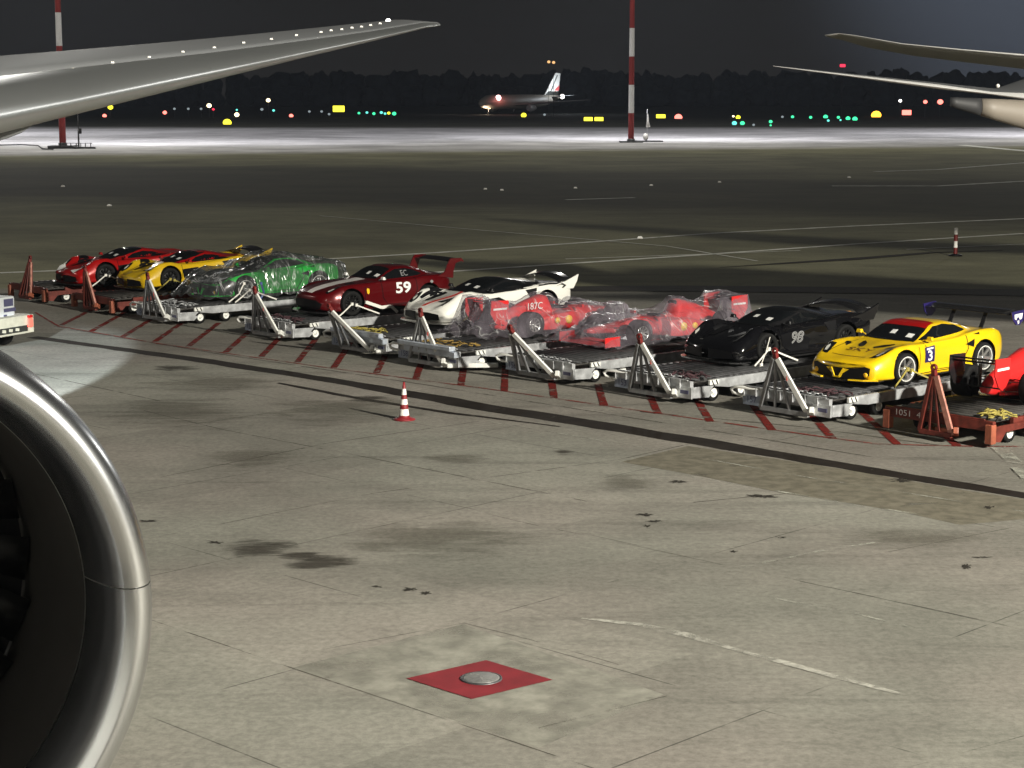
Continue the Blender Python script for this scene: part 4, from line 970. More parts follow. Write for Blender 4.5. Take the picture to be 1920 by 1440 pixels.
# ------------------------------------------------------------------ plastic sheets
def film(name, tint, haze, rough=.18):
    q = NT(name); t = q.t; b = q.b; t.nodes.remove(b)
    out = [n for n in t.nodes if n.type == 'OUTPUT_MATERIAL'][0]
    tr = q.n('ShaderNodeBsdfTransparent'); tr.inputs[0].default_value = (.94, .94, .95, 1)
    pr = q.n('ShaderNodeBsdfPrincipled'); pr.inputs['Base Color'].default_value = (*tint, 1); pr.inputs['Roughness'].default_value = rough
    pr.inputs['Specular IOR Level'].default_value = 1.; pr.inputs['Subsurface Weight'].default_value = 0
    n1 = q.noise(q.mapping(R(25), (1.7, .7, .45)), 1.5, 1, .5, .8); n2 = q.noise(q.mapping(R(-35), (2.2, .8, .5)), 2.2, 1, .5, .8)
    rdg = lambda n, w: q.mr(q.math('ABSOLUTE', q.math('SUBTRACT', n, .5)), 0., w, 1., 0., False)
    r1 = rdg(n1, .055); r2 = rdg(n2, .05)
    h = q.math('ADD', q.math('MULTIPLY', q.math('POWER', r1, 1.3), .35), q.math('ADD', q.math('MULTIPLY', r2, .12), q.math('MULTIPLY', n1, 1.4)))
    bp = q.n('ShaderNodeBump'); bp.inputs['Strength'].default_value = 1.; bp.inputs['Distance'].default_value = .06
    q.l(h, bp.inputs['Height']); q.l(bp.outputs[0], pr.inputs['Normal'])
    fr = q.n('ShaderNodeLayerWeight'); fr.inputs['Blend'].default_value = .3; q.l(bp.outputs[0], fr.inputs['Normal'])
    # stretch marks of the film are whiter and denser than the clear stretches between them
    brk = q.mr(q.noise(q.tc, 1.6, 2, .5), .44, .62)
    cr = q.math('MULTIPLY', q.math('MAXIMUM', q.math('POWER', r1, 2.2), q.math('MULTIPLY', q.math('POWER', r2, 2.5), .8)), brk)
    f = q.math('MULTIPLY_ADD', fr.outputs['Facing'], .34, haze); f = q.math('MULTIPLY', f, q.mr(q.noise(q.tc, .9, 3, .5, .8), .35, .65, .5, 1.5))
    f = q.math('MAXIMUM', f, q.math('MULTIPLY', cr, .62))
    q.l(q.mix(cr, tint, (.75, .75, .76)), pr.inputs['Base Color'])
    ms = q.n('ShaderNodeMixShader'); q.l(f, ms.inputs[0]); q.l(tr.outputs[0], ms.inputs[1]); q.l(pr.outputs[0], ms.inputs[2]); q.l(ms.outputs[0], out.inputs[0])
    return q.m
M['film'] = film('clear plastic film', (.07, .075, .075), .38, .20); M['filmm'] = film('milky plastic film', (.34, .30, .35), .17, .26)
M['filmd'] = film('grey plastic film', (.18, .18, .20), .26, .15)
def drape(root, x0, x1, hw, m, label, zmin=.03, it=26, sag=.006, seed=1, lift=.02, hem=.4, dil=1):
    """a sheet relaxed over everything that belongs to root (in root's own axes)"""
    random.seed(seed); V = []; F = []
    def coll(o, mtx):
        if o.type == 'MESH':
            n = len(V); V.extend([mtx @ v.co for v in o.data.vertices]); F.extend([tuple(n + i for i in p.vertices) for p in o.data.polygons])
        for c in o.children: coll(c, mtx @ Matrix.LocRotScale(c.location, c.rotation_euler.to_quaternion(), c.scale))
    coll(root, Matrix.Identity(4)); bvh = BVHTree.FromPolygons([tuple(v) for v in V], F)
    dx = .07; nx = int((x1 - x0) / dx); ny = int(2 * hw / dx); H0 = []; H = []
    for i in range(nx + 1):
        for j in range(ny + 1):
            x = x0 + i * dx; y = -hw + j * dx; h = bvh.ray_cast(Vector((x, y, 4)), Vector((0, 0, -1)))
            H0.append(h[0].z + lift if h[0] else zmin)
    idx = lambda i, j: i * (ny + 1) + j
    A0 = np.array(H0).reshape(nx + 1, ny + 1); D = A0.copy()
    for a_ in range(-dil, dil + 1):
        for b_ in range(-dil, dil + 1):
            if a_ * a_ + b_ * b_ <= dil * dil + .5: D = np.maximum(D, np.roll(np.roll(A0, a_, 0), b_, 1))
    E = np.array([[zmin + hem * (.5 + .9 * noise.noise(Vector((i * .22, j * .22, seed)))) for j in range(ny + 1)] for i in range(nx + 1)])
    Hm = D.copy()
    for _ in range(it):
        N = Hm.copy(); N[1:-1, 1:-1] = np.maximum(D[1:-1, 1:-1], (Hm[:-2, 1:-1] + Hm[2:, 1:-1] + Hm[1:-1, :-2] + Hm[1:-1, 2:]) / 4 - sag)
        for sl in ((0, slice(None)), (-1, slice(None)), (slice(None), 0), (slice(None), -1)): N[sl] = np.where(A0[sl] > .3, A0[sl], E[sl])
        Hm = N
    H = list(Hm.reshape(-1))
    q = MB(); P = []
    for i in range(nx + 1):
        for j in range(ny + 1):
            x = x0 + i * dx; y = -hw + j * dx; p = Vector((x * 1.7, y * 1.7, seed * 3.1))
            slope = abs(H[idx(min(i + 1, nx), j)] - H[idx(max(i - 1, 0), j)]) + abs(H[idx(i, min(j + 1, ny))] - H[idx(i, max(j - 1, 0))])
            w = (1 - min(1, abs(noise.noise(p * 1.1)) * 5)) * .04 + noise.noise(p * .9) * .05 + (noise.noise(Vector((x * 5, y * 5, seed))) * .022 + noise.noise(Vector((x * 7, y * 2, seed))) * .014) * min(1, .3 + slope * 2)
            P.append((x + noise.noise(p * 2 + Vector((5, 0, 0))) * .05, y + noise.noise(p * 2 + Vector((0, 9, 0))) * .05 * (1 if abs(y) < hw - .1 else .6), H[idx(i, j)] + max(w, 0) * 1.4))
    fs = [(idx(i, j), idx(i + 1, j), idx(i + 1, j + 1), idx(i, j + 1)) for i in range(nx) for j in range(ny)]
    q.add(P, fs, True); o = q.build('plastic_sheet', m, None, fix=False); o.location = root.location; o.rotation_euler = root.rotation_euler
    tag(o, label, 'plastic sheet', 'plastic sheets over the cars'); return o
drape(c3, -2.6, 3.0, 1.35, 'film', 'clear glossy plastic sheet wrapped over the green and dark grey car', seed=3, it=260, lift=.07, sag=.0008, dil=4, hem=.14)
drape(c6, -3.2, 2.75, 1.25, 'filmm', 'cloudy plastic sheet over the formula car beside the white race car', seed=5, it=900, sag=.0002, dil=2, hem=.12)
drape(c7, -2.85, 2.9, 1.2, 'filmm', 'thin plastic sheet over the formula car beside the black race car', seed=8, it=900, sag=.0002, dil=2, hem=.12)

# ------------------------------------------------------------------ straps on the near wheels
def strap(root, pts, m, label, w=.038):
    q = MB(); mw = Matrix.Translation(root.location) @ root.rotation_euler.to_matrix().to_4x4()
    P = [Vector(p) for p in pts]
    for a, b in zip(P[:-1], P[1:]): q.bar(a, b, w, .012, up=(0, 1, 0))
    q.box(P[0], (.08, .05, .08)); o = q.build('tie_down_strap', m); o.location = root.location; o.rotation_euler = root.rotation_euler
    tag(o, label, 'tie-down strap', 'tie-down straps beside the car wheels'); return o
SW = {'strapw': 'white', 'strapy': 'yellow', 'strapb': 'blue'}
for root, fx, yy, m1, who in ((c1, 1.36, 1.02, 'strapw', 'the leftmost red race car'), (c2, 1.36, 1.02, 'strapy', 'the yellow car with the red roof'), (c3, 1.3, 1.25, 'strapw', 'the green wrapped car'),
                              (c4, 1.38, 1.0, 'strapw', 'the dark red car numbered 59'), (c5, 1.36, 1.04, 'strapy', 'the white race car'),
                              (c8, 1.36, 1.04, 'strapw', 'the all black race car'), (c9, 1.3, 1.0, 'strapy', 'the yellow car numbered 3')):
    n = SW[m1]
    strap(root, [(fx - .1, yy, .30), (fx - .45, yy + .04, .16), (fx - .85, yy + .10, .005)], m1, n + ' strap running back from the front wheel of ' + who)
    strap(root, [(fx + .05, yy, .34), (fx + .35, yy + .05, .15), (fx + .62, yy + .10, .005)], m1, n + ' strap slanting forward from the front wheel of ' + who)
strap(c4, [(.95, 1.03, .36), (.45, 1.08, .18), (.1, 1.06, .19), (-.1, 1.10, .005)], 'strapw', 'wide crumpled white strap along the sill of the dark red car numbered 59', .09)
strap(c3, [(1.55, 1.27, .55), (1.75, 1.3, .25), (2.1, 1.28, .02)], 'strapw', 'second white strap pulled forward from the wheel of the green wrapped car')
strap(c3, [(.95, 1.27, .52), (.85, 1.27, .22), (1.0, 1.27, .02)], 'strapb', 'blue strap hanging down beside the wheel of the green wrapped car', .07)
strap(c8, [(1.75, 1.12, 0.005), (1.55, 1.08, .28), (1.38, 1.04, .62)], 'strapw', 'thin white strap crossing the front wheel of the all black race car', .02)

# cargo nets bundled at the deck fronts
def net(root, cx, cy, lx, ly, m, label, seed, base=DZ):
    random.seed(seed); q = MB()
    for k in range(20):
        x = cx + random.uniform(-lx, lx); y = cy + random.uniform(-ly, ly); a = random.uniform(0, 3.14); pts = []
        for j in range(6):
            pts.append((x + math.cos(a) * (j - 2.5) * .07, y + math.sin(a) * (j - 2.5) * .07, base + .02 + .035 * random.random() + .02 * math.sin(j))); a += random.uniform(-.6, .6)
        q.tube(pts, .016, 5)
    o = q.build('cargo_net', m); o.location = root.location; o.rotation_euler = root.rotation_euler
    tag(o, label, 'cargo net', 'lashing nets lying on the dollies')
net(dollies[2], -.55, .3, .25, .8, 'galv', 'silvery bundled lashing net at the front of the dolly under the green wrapped car', 1)
net(dollies[3], -.4, .3, .2, .8, 'netd', 'dark bundled net in front of the dark red car numbered 59', 2)
net(dollies[4], -.45, -.2, .3, .7, 'strapy', 'yellow lashing net on the dolly in front of the white race car', 3)
net(dollies[5], -.55, .1, .35, .8, 'amberw', 'amber lashing net on the dolly in front of the first wrapped formula car', 4)
net(dollies[7], -.45, .7, .3, .35, 'netd', 'dark red lashing net on the dolly under the black race car', 5)
net(dollies[8], -.45, .6, .3, .5, 'netd', 'dark red lashing net under the nose of the yellow car numbered 3', 6)
net(dollies[9], -.6, 1.0, .35, .3, 'strapy', 'yellow lashing straps piled on the red-brown dolly at the right edge', 7)

# ------------------------------------------------------------------ service truck at the left edge
ra = math.atan2(.9, .45)
tk = empty('service_truck', G(66, 648), 0); tk.rotation_euler = (0, 0, math.atan2(1.96, .97))
# local +x runs along the rear edge away from the camera, +y towards the truck's front
tag(tk, 'cream and white service truck with a glowing red tail lamp at the left edge', 'service truck')
q = MB(); q.box((-1.15, 2.4, .62), (2.3, 4.8, .50)); q.build('bed', 'cart', tk, .03)
q = MB(); q.box((-1.15, -.012, .52), (1.7, .02, .16)); q.build('bumper_sign', 'inkb', tk)
q = MB()
for k in range(5): q.box((-1.75 + k * .26, -.026, .52 + .0 * k), (.14, .006, .08), Matrix.Rotation(.15, 3, 'Y'))
q.build('bumper_mark', 'cart', tk)
q = MB(); q.box((-.20, -.03, .66), (.17, .06, .24)); q.build('tail_lamp', 'tail_lit', tk, .02)
q = MB(); q.box((-.20, -.03, .83), (.17, .06, .07)); q.build('lamp_hood', 'tail_red', tk, .01)
q = MB(); q.box((-1.45, 1.25, 1.08), (2.1, 1.9, .62)); cb = q.build('container', 'carton', tk, .05)
q = MB()
for z in (1.26, 1.20, 1.15): q.box((-1.75, .295, z), (1.1, .012, .025))
q.build('red_stripes', 'inkr', cb)
q = MB(); q.box((-.66, .295, 1.23), (.36, .012, .20)); q.box((-.62, .295, 1.03), (.46, .012, .10)); q.box((-.8, .295, .88), (.12, .012, .07)); q.build('emblem', 'inkd', cb)
for x in (-.25, -2.05):
    for y in (.9, 3.9):
        q = MB(); q.lathe([(0, -.1), (.30, -.1), (.33, -.06), (.33, .06), (.30, .1), (0, .1)], 24, 'x', (x, y, .33)); q.build('wheel', 'tyre', tk)
q = MB(); q.box((-1.15, 4.4, 1.4), (2.1, 1.5, 1.1), taper=.85); q.build('cab', 'carton', tk, .08)
# ------------------------------------------------------------------ our own airliner: fuselage behind the camera, wing and engine in view
def foil_loft(mb, secs, c0=0., c1=1., th=.11, n=14, cap=True, camber=.0, drop=0.):
    """secs: list of (LE, TE, thickness ratio); surface between chord fractions c0..c1 (both sides)"""
    rings = []
    def yt(x): return 5 * (.2969 * math.sqrt(max(x, 0)) - .1260 * x - .3516 * x * x + .2843 * x**3 - .1015 * x**4)
    xs = [c0 + (c1 - c0) * (.5 - .5 * math.cos(math.pi * k / n)) if c0 == 0 and c1 == 1 else c0 + (c1 - c0) * (k / n)**(2 if c0 == 0 else 1) for k in range(n + 1)]
    for le, te, t in secs:
        ch = te - le; L = ch.length; up = Vector((0, 0, 1)); P = []
        for x in reversed(xs): P.append(le + ch * x + up * (yt(x) * t * L))
        for x in (xs[1:] if c0 == 0 else xs): P.append(le + ch * x - up * (yt(x) * t * L * .8))
        rings.append(P)
    closed = c0 > 0 or c1 == 1
    mb.loft(rings, closed=closed, cap=cap and closed)
    return mb
def lerp_secs(S, n):
    out = []
    for i in range(len(S) - 1):
        for k in range(n): f = k / n; out.append((S[i][0].lerp(S[i + 1][0], f), S[i][1].lerp(S[i + 1][1], f), S[i][2] + (S[i + 1][2] - S[i][2]) * f))
    out.append(S[-1]); return out
own = empty('airliner', (0, 0, 0)); tag(own, 'nearby airliner with long grey wing at upper left and polished engine inlet at lower left', 'airliner')
fwd = Vector((.54, -.84, 0)).normalized(); outb = Vector((.84, .54, 0)).normalized()
fc = Vector((0, 0, 5.55)) - outb * 3.35
q = MB(); rg = []
for (t, r, dz) in ((-34, .4, 1.6), (-26, 1.9, .9), (-16, 3.0, .1), (-6, 3.1, 0), (14, 3.1, 0), (20, 2.6, -.3), (23, 1.6, -.6), (24.5, .4, -.8)):
    P = []
    for k in range(40):
        a = 2 * math.pi * k / 40; P.append(fc + fwd * t + outb * (r * math.cos(a)) + Vector((0, 0, r * math.sin(a) + dz)))
    rg.append(P)
q.loft(rg); q.build('fuselage', 'fus', own)
S = [(at(-330, 309, 11.6), at(-330, 152, 25.), .056), (at(0, 222, 16.2), at(-20, 118, 28.2), .056), (at(420, 133, 23.4), at(380, 75, 31.5), .054), (at(700, 73, 30.2), at(660, 45, 34.8), .045), (at(800, 50, 33.0), at(735, 37.5, 35.8), .045), (at(826, 47, 34.2), at(812, 42, 35.4), .05)]
SS = lerp_secs(S, 4)
q = MB(); foil_loft(q, SS, .12, 1.0, n=12); wg = q.build('wing', 'wingtop', own, fix=True)
q = MB(); foil_loft(q, SS, 0., .12, n=12, cap=False); q.build('leading_edge', 'wingle', wg)
wb = BVHTree.FromPolygons([tuple(v.co) for v in wg.data.vertices], [tuple(p.vertices) for p in wg.data.polygons])
for (u, v) in ((57, 143), (136, 130), (211, 118), (280, 108), (343, 98), (402, 90), (457, 81), (509, 74), (556, 67), (602, 61), (621, 58), (641, 56), (660, 53), (678, 51), (695, 48), (713, 45)):
    d = (at(u, v, 20) - cam.location).normalized(); h = wb.ray_cast(cam.location, d)
    if h[0] is not None:
        q = MB(); k = h[3] / 3500; q.box(h[0] + Vector((0, 0, k * 1.2)), (k * 5.5, k * 5.5, k * 2.8), taper=.7); q.build('vortex_generator', 'conew', wg)
def lamp(mb_name, loc, r, m, parent, sq=1.):
    q = MB(); q.lathe([(0, r * sq), (r * .5, r * .85 * sq), (r * .87, r * .45 * sq), (r, 0), (r * .87, -r * .45 * sq), (r * .5, -r * .85 * sq), (0, -r * sq)], 14, c=tuple(loc)); return q.build(mb_name, m, parent)
M['l_white'] = emit('lit white lamp', (1, .96, .90), 6.); M['l_warm'] = emit('lit warm lamp', (1, .80, .45), 5.); M['l_yellow'] = emit('lit yellow sign', (1, .88, .04), 2.2)
M['l_red'] = emit('lit red lamp', (1, .18, .14), 3.5); M['l_pink'] = emit('lit beacon', (1, .55, .55), 6.); M['l_green'] = emit('lit green lamp', (.06, 1, .42), 1.6); M['l_cyan'] = emit('lit cyan lamp', (.15, .9, .75), 1.6)
M['l_dim'] = emit('dim white lamp', (.8, .95, 1.), .35); M['l_orange'] = emit('lit orange lamp', (1, .42, .03), 4.); M['l_amber'] = emit('lit amber lamp', (1, .55, .22), 1.3); M['l_deepred'] = emit('deep red lamp', (1, .03, .08), 1.8)
lamp('wing_lamp', at(728, 39.5, 34.5), .048, 'l_white', wg)
lamp('wing_lamp', at(138, 111, 28.0), .065, 'l_warm', wg, .7); lamp('wing_lamp', at(153, 110, 28.2), .05, 'l_red', wg, .8)
l = bpy.data.lights.new('wing_lamp_glow', 'POINT'); l.energy = 5; l.color = (1, .3, .2); l.shadow_soft_size = .1; o = bpy.data.objects.new('wing_lamp_glow', l); COL.objects.link(o); o.location = at(146, 106, 27.6)
# fairing below the wing at the left edge
q = MB(); a0 = at(-300, 262, 15.8); a1 = at(66, 219, 17.8); rg = []
for k in range(13):
    t = k / 12; c = a0.lerp(a1, t); r = .20 * math.sqrt(max(0., 1 - ((t - .45) / .56)**2)) + .004
    rg.append([c + Vector((0, r * .8 * math.cos(2 * math.pi * j / 20), r * math.sin(2 * math.pi * j / 20) - .02)) for j in range(20)])
q.loft(rg); q.build('flap_fairing', 'wingtop', own)
# engine
EC = at(-287, 1212, 9.35)
eax = Vector((.50, -.85, .03)).normalized()         # points out of the inlet
ex = Vector((0, 0, 1)).cross(eax).normalized(); ey = eax.cross(ex)
eng = empty('engine', EC); eng.parent = own
eng.rotation_euler = Matrix((ex, ey, eax)).transposed().to_euler()
LIP = [(1.425, -.50), (1.43, -.38), (1.445, -.25), (1.465, -.14), (1.50, -.05), (1.54, -.008), (1.575, 0), (1.612, -.010), (1.65, -.045), (1.69, -.12), (1.72, -.24), (1.742, -.40), (1.75, -.55)]
# the seam between the two inlet halves lies on the side facing away from the fuselage
for k in range(2):
    q = MB(); q.lathe(LIP, 72, a0=R(3.5 + 180 * k) + .0022, a1=R(3.5 + 180 * (k + 1)) - .0022); q.build('inlet_lip', 'lip', eng, fix=False)
q = MB(); q.lathe([(1.748, -.56), (1.765, -.9), (1.77, -1.6), (1.70, -2.6), (1.50, -3.8), (1.30, -4.6), (1.2, -4.6)], 96); q.build('cowling', 'nac', eng)
q = MB(); q.lathe([(1.423, -.51), (1.415, -.9), (1.41, -1.5), (1.41, -2.2)], 96); q.build('inlet_duct', 'duct', eng)
q = MB(); q.lathe([(1.40, -1.70), (.2, -1.72), (0, -1.72)], 64); q.build('fan_backing', 'black', eng)
for k in range(22):
    a = 2 * math.pi * k / 22; ca, sa = math.cos(a), math.sin(a); rg = []
    for j in range(7):
        r = .42 + (1.385 - .42) * j / 6; tw = R(30 + 32 * j / 6); sw = .10 * math.sin(math.pi * j / 6); cx = .17
        rg.append([(r * ca - (e * cx * math.sin(tw) + sw) * sa, r * sa + (e * cx * math.sin(tw) + sw) * ca, -1.55 + e * cx * math.cos(tw) + f) for e, f in ((-1, 0), (0, .012), (1, 0), (0, -.012))])
    q = MB(); q.loft(rg); q.build('fan_blade', 'fan', eng)
q = MB(); q.lathe([(0, -.95), (.10, -1.0), (.25, -1.2), (.42, -1.5), (.44, -1.7)], 40); q.build('spinner', 'dark', eng)
q = MB(); pb = EC - eax * 2.2 + Vector((0, 0, 1.6)); q.bar(pb, pb - eax * 3.6 + Vector((0, 0, .9)), .45, .9); q.build('pylon', 'nac', own, .1)

# ------------------------------------------------------------------ neighbouring airliners at the right edge
nb = empty('airliner', (20, 46, 0)); tag(nb, 'airliner at right whose lower thin wing carries a pale engine pod', 'airliner')
def inloc(root, p): return Vector(p) - root.location
S = [(at(1450, 124, 52), at(1453, 124, 52.8), .08), (at(1600, 143, 50.4), at(1606, 141, 53), .09), (at(1760, 163.5, 48.6), at(1768, 159, 53), .10), (at(1860, 176, 47.6), at(1868, 166, 50.5), .10), (at(1925, 184.5, 46.8), at(1925, 146, 51.), .10), (at(2150, 213, 44), at(2150, 110, 50), .10), (Vector((37, 32, 5.4)), Vector((39, 38, 5.8)), .12)]
S = [(inloc(nb, a), inloc(nb, b), t * (.4 if i < 4 else .6)) for i, (a, b, t) in enumerate(S)]; SS = lerp_secs(S, 3)
q = MB(); foil_loft(q, SS, .07, 1., n=10); w2 = q.build('wing', 'wingtop', nb)
q = MB(); foil_loft(q, SS, 0., .07, n=6, cap=False); q.build('leading_edge', 'mastw', w2)
lamp('wing_lamp', inloc(nb, at(1871, 161, 46.6)), .05, 'conew', w2)
a0 = inloc(nb, at(1783, 186, 45)); a1 = inloc(nb, at(2140, 222, 47)); d = (a1 - a0)
def pod(t0, t1, n, nm, m):
    q = MB(); rg = []
    for k in range(n + 1):
        t = t0 + (t1 - t0) * k / n; c = a0 + d * t; r = .115 + .62 * t
        rg.append([c + Vector((0, r * .9 * math.cos(2 * math.pi * j / 28), r * math.sin(2 * math.pi * j / 28) - r * .55)) for j in range(28)])
    q.loft(rg); return q.build(nm, m, nb)
pod(0., .15, 5, 'inlet_lip', 'dark'); pod(.152, 1., 12, 'cowling', 'podpaint')
def fuselage(root, p0, p1, r, m, nose=True):
    q = MB(); rg = []; p0 = Vector(p0); p1 = Vector(p1); d = p1 - p0; sd = d.cross(Vector((0, 0, 1))).normalized()
    for t, k in ((0, .06), (.03, .45), (.08, .8), (.16, 1), (.7, 1), (.88, .6), (1, .1)):
        c = p0 + d * t; rg.append([c + sd * (r * k * math.cos(2 * math.pi * j / 32)) + Vector((0, 0, r * k * math.sin(2 * math.pi * j / 32) + (r * .4 * (1 - k) if t > .5 else -r * .2 * (1 - k)))) for j in range(32)])
    q.loft(rg); return q.build('fuselage', m, root)
fuselage(nb, inloc(nb, (34, 20, 5.0)), inloc(nb, (56, 70, 5.4)), 2.6, 'fus')
nb2 = empty('airliner', (34, 78, 0)); tag(nb2, 'airliner at right whose upper raked wing tip is painted pale pink', 'airliner')
S = [(at(1546, 66, 66), at(1552, 69.5, 66.6), .07), (at(1572, 62.5, 65.8), at(1582, 76, 66.7), .08), (at(1600, 66, 65.4), at(1625, 89, 67), .085), (at(1690, 82, 64), at(1715, 105, 66.2), .09), (at(1800, 93, 62.5), at(1820, 118, 65.4), .09), (at(1925, 104, 61), at(1935, 131, 64.6), .10), (at(2200, 129, 58), at(2200, 160, 62.5), .10), (Vector((54, 42, 6.2)), Vector((56, 47, 6.2)), .2)]
S = [(inloc(nb2, a), inloc(nb2, b), t * .55) for a, b, t in S]; SS = lerp_secs(S, 4)
q = MB(); foil_loft(q, SS, .07, 1., n=10); w3 = q.build('wing', 'wingpale', nb2)
q = MB(); foil_loft(q, SS, 0., .07, n=6, cap=False); q.build('leading_edge', 'mastw', w3)
fuselage(nb2, inloc(nb2, (54, 26, 5.4)), inloc(nb2, (84, 84, 5.8)), 2.8, 'fus')

# ------------------------------------------------------------------ lighting masts and things at their feet
def mast(px, label, band, r0, top=46.):
    p = G(*px); rt = empty('light_mast', p); tag(rt, label, 'light mast', 'red and white lighting masts')
    q = MB(); q.box((0, 0, .08), (3.4, 3.4, .16)); q.lathe([(r0 * 1.3, .16), (r0 * 1.3, .5), (r0, .55)], 20); q.build('footing', 'galvdark', rt)
    z = .2; k = 0
    while z < top:
        z1 = min(top, z + band); rr = lambda z: r0 - (r0 * .38) * z / top
        q = MB(); q.lathe([(rr(z), z), (rr(z1), z1)], 20); q.build('red_band' if k % 2 == 0 else 'white_band', 'mastr' if k % 2 == 0 else 'mastw', rt); z = z1; k += 1
    q = MB(); q.lathe([(.3, top), (1.5, top + .1), (1.5, top + .4), (.3, top + .5), (0, top + .5)], 20); q.build('lamp_ring', 'galv', rt)
    for j in range(6):
        a = 2 * math.pi * j / 6; q = MB(); q.box((1.7 * math.cos(a), 1.7 * math.sin(a), top + .1), (.5, .5, .3)); q.build('lamp_head', 'l_white', rt)
    return p, top
p1, t1 = mast((118, 275), 'red and white banded lighting mast at the left, partly behind the grey wing', 4.45, .46)
p2, t2 = mast((1183, 267), 'red and white banded lighting mast right of the taxiing airliner', 4.15, .44)
for i, p in enumerate((p1, p2, Vector((112, 300, 0)), Vector((-128, 310, 0)))):
    spot('pad_light', (p.x, p.y + 2, t1 - .6), (p.x + (10 if i != 1 else 20), p.y + 62, 0), 270000 if i < 2 else 430000, 128, .9, (.95, .95, 1.), .8)
    spot('pad_light_near', (p.x, p.y - 2, t1 - .6), (p.x, p.y - 30, 0), 80000 if i < 2 else 170000, 150, .9, (1, .98, .92), .8)
# small things by the masts
lp = empty('lamp_post', G(148, 277)); tag(lp, 'thin short post with a small white lamp beside the left lighting mast', 'lamp post')
q = MB(); q.tube([(0, 0, 0), (0, 0, 4.9)], .06, 8); q.build('post', 'dark', lp); q = MB(); q.tube([(0, 0, 0), (0, 0, 2.4)], .12, 8); q.box((.25, 0, 2.2), (.35, .25, .7)); q.build('control_box', 'galvdark', lp); lamp('lamp', (0, 0, 5.0), .17, 'l_warm', lp, .8)
eq = empty('ground_railing', G(146, 279)); tag(eq, 'low dark railing on the ground at the foot of the left lighting mast', 'railing')
q = MB(); q.box((-.8, 0, .12), (6.2, .5, .24)); q.build('kerb', 'dark', eq)
for x in (-2.2, -1.6, -.9, -.2, .4, 1.0, 1.7): q = MB(); q.box((x, 0, .40), (.10, .10, .7)); q.build('rail_post', 'galvdark', eq)
q = MB(); q.bar((-2.4, 0, .72), (1.9, 0, .72), .07); q.build('rail', 'galvdark', eq)
cb = tag(MB().tube([G(0, 272, .12), G(40, 271, .12), G(72, 273, .12), G(80, 279, .12), G(100, 280, .12)], .09, 6).build('power_cable', 'dark'), 'dark cable snaking over the bright concrete left of the mast', 'cable')
ws = empty('wind_sock', G(1213, 266)); tag(ws, 'slim pole with a hanging white wind sock right of the right mast', 'wind sock')
q = MB(); q.tube([(0, 0, 0), (0, 0, 4.9)], .05, 8); q.build('pole', 'galv', ws); q = MB(); q.lathe([(.06, 4.2), (.14, 3.2), (.34, 2.3), (.20, 2.2)], 12, c=(.12, 0, 0)); q.build('sock', 'conew', ws)
q = MB(); q.lathe([(0, .2), (.32, .35), (.42, .8), (.30, 1.2), (0, 1.3)], 16, c=(-.2, 0, 0)); q.build('cabinet', 'conew', ws); q = MB(); q.box((-.2, 0, .1), (5.2, 1.2, .2)); q.build('base_slab', 'dark', ws)

# ------------------------------------------------------------------ taxiing airliner far away
fa = empty('airliner', G(975, 214)); tag(fa, 'distant airliner taxiing in the dark with a floodlit white tail fin', 'airliner')
ha = math.atan2(-.83, -.56); fa.rotation_euler = (0, 0, ha)
q = MB(); rg = []
for x, r, z in ((28, .15, 4.1), (27.2, 1.1, 4.2), (25.5, 1.9, 4.5), (22.5, 2.6, 4.8), (19, 2.82, 4.9), (-8, 2.82, 4.9), (-18, 2.2, 5.4), (-26, 1.1, 6.3), (-30, .3, 6.9)):
    rg.append([(x, r * math.cos(2 * math.pi * j / 24), z + r * math.sin(2 * math.pi * j / 24)) for j in range(24)])
q.loft(rg); fb = q.build('fuselage', 'podpaint', fa)
q = MB(); q.loft([[(-17.5, y, 7.2), (-27.5, y, 7.4), (-29.5, y, 16.2), (-25.8, y, 16.4)] for y in (.22, -.22)], smooth=False); q.build('tail_fin', 'whitep', fa)
q = MB()
for x0 in (-21.2, ): q.loft([[(x0, y, 8.2), (x0 - .8, y, 8.2), (x0 - 6.3, y, 15.6), (x0 - 5.5, y, 15.6)] for y in (.26, -.26)], smooth=False)
q.loft([[(-17.4, y, 7.1), (-27.7, y, 7.3), (-28.0, y, 9.0), (-20.3, y, 9.1)] for y in (.30, -.30)], smooth=False); q.build('fin_stripe', 'inkb', fa)
q = MB(); q.loft([[(-24.5, y, 9.3), (-28.2, y, 9.3), (-28.6, y, 11.6)] for y in (.32, -.32)], smooth=False); q.build('fin_flash', 'inkr', fa)
for s in (1, -1):
    q = MB(); foil_loft(q, [(Vector((8, s * 2, 3.8)), Vector((-3, s * 2, 3.7)), .12), (Vector((-7, s * 27, 5.6)), Vector((-10, s * 27, 5.6)), .1)]); q.build('wing', 'wingtop', fa)
    q = MB(); foil_loft(q, [(Vector((-20, s * 1, 6.6)), Vector((-26, s * 1, 6.6)), .1), (Vector((-26, s * 9, 7.4)), Vector((-28.5, s * 9, 7.4)), .1)]); q.build('tailplane', 'wingtop', fa)
    q = MB(); q.lathe([(1.1, 0), (1.35, -.6), (1.3, -3), (.8, -4.6)], 18, 'x', (7.5, s * 9, 2.5)); q.build('engine', 'galv', fa)
    for x in (-1, ): q = MB(); q.lathe([(0, -.3), (.6, -.3), (.6, .3), (0, .3)], 16, 'y', (x, s * 4, .6)); q.build('wheel', 'tyre', fa); q = MB(); q.tube([(x, s * 4, .6), (x, s * 3, 3.2)], .2); q.build('gear_leg', 'galv', fa)
q = MB(); q.lathe([(0, -.3), (.5, -.3), (.5, .3), (0, .3)], 16, 'y', (22, 0, .5)); q.build('wheel', 'tyre', fa); q = MB(); q.tube([(22, 0, .5), (22, 0, 2.6)], .15); q.build('gear_leg', 'galv', fa)
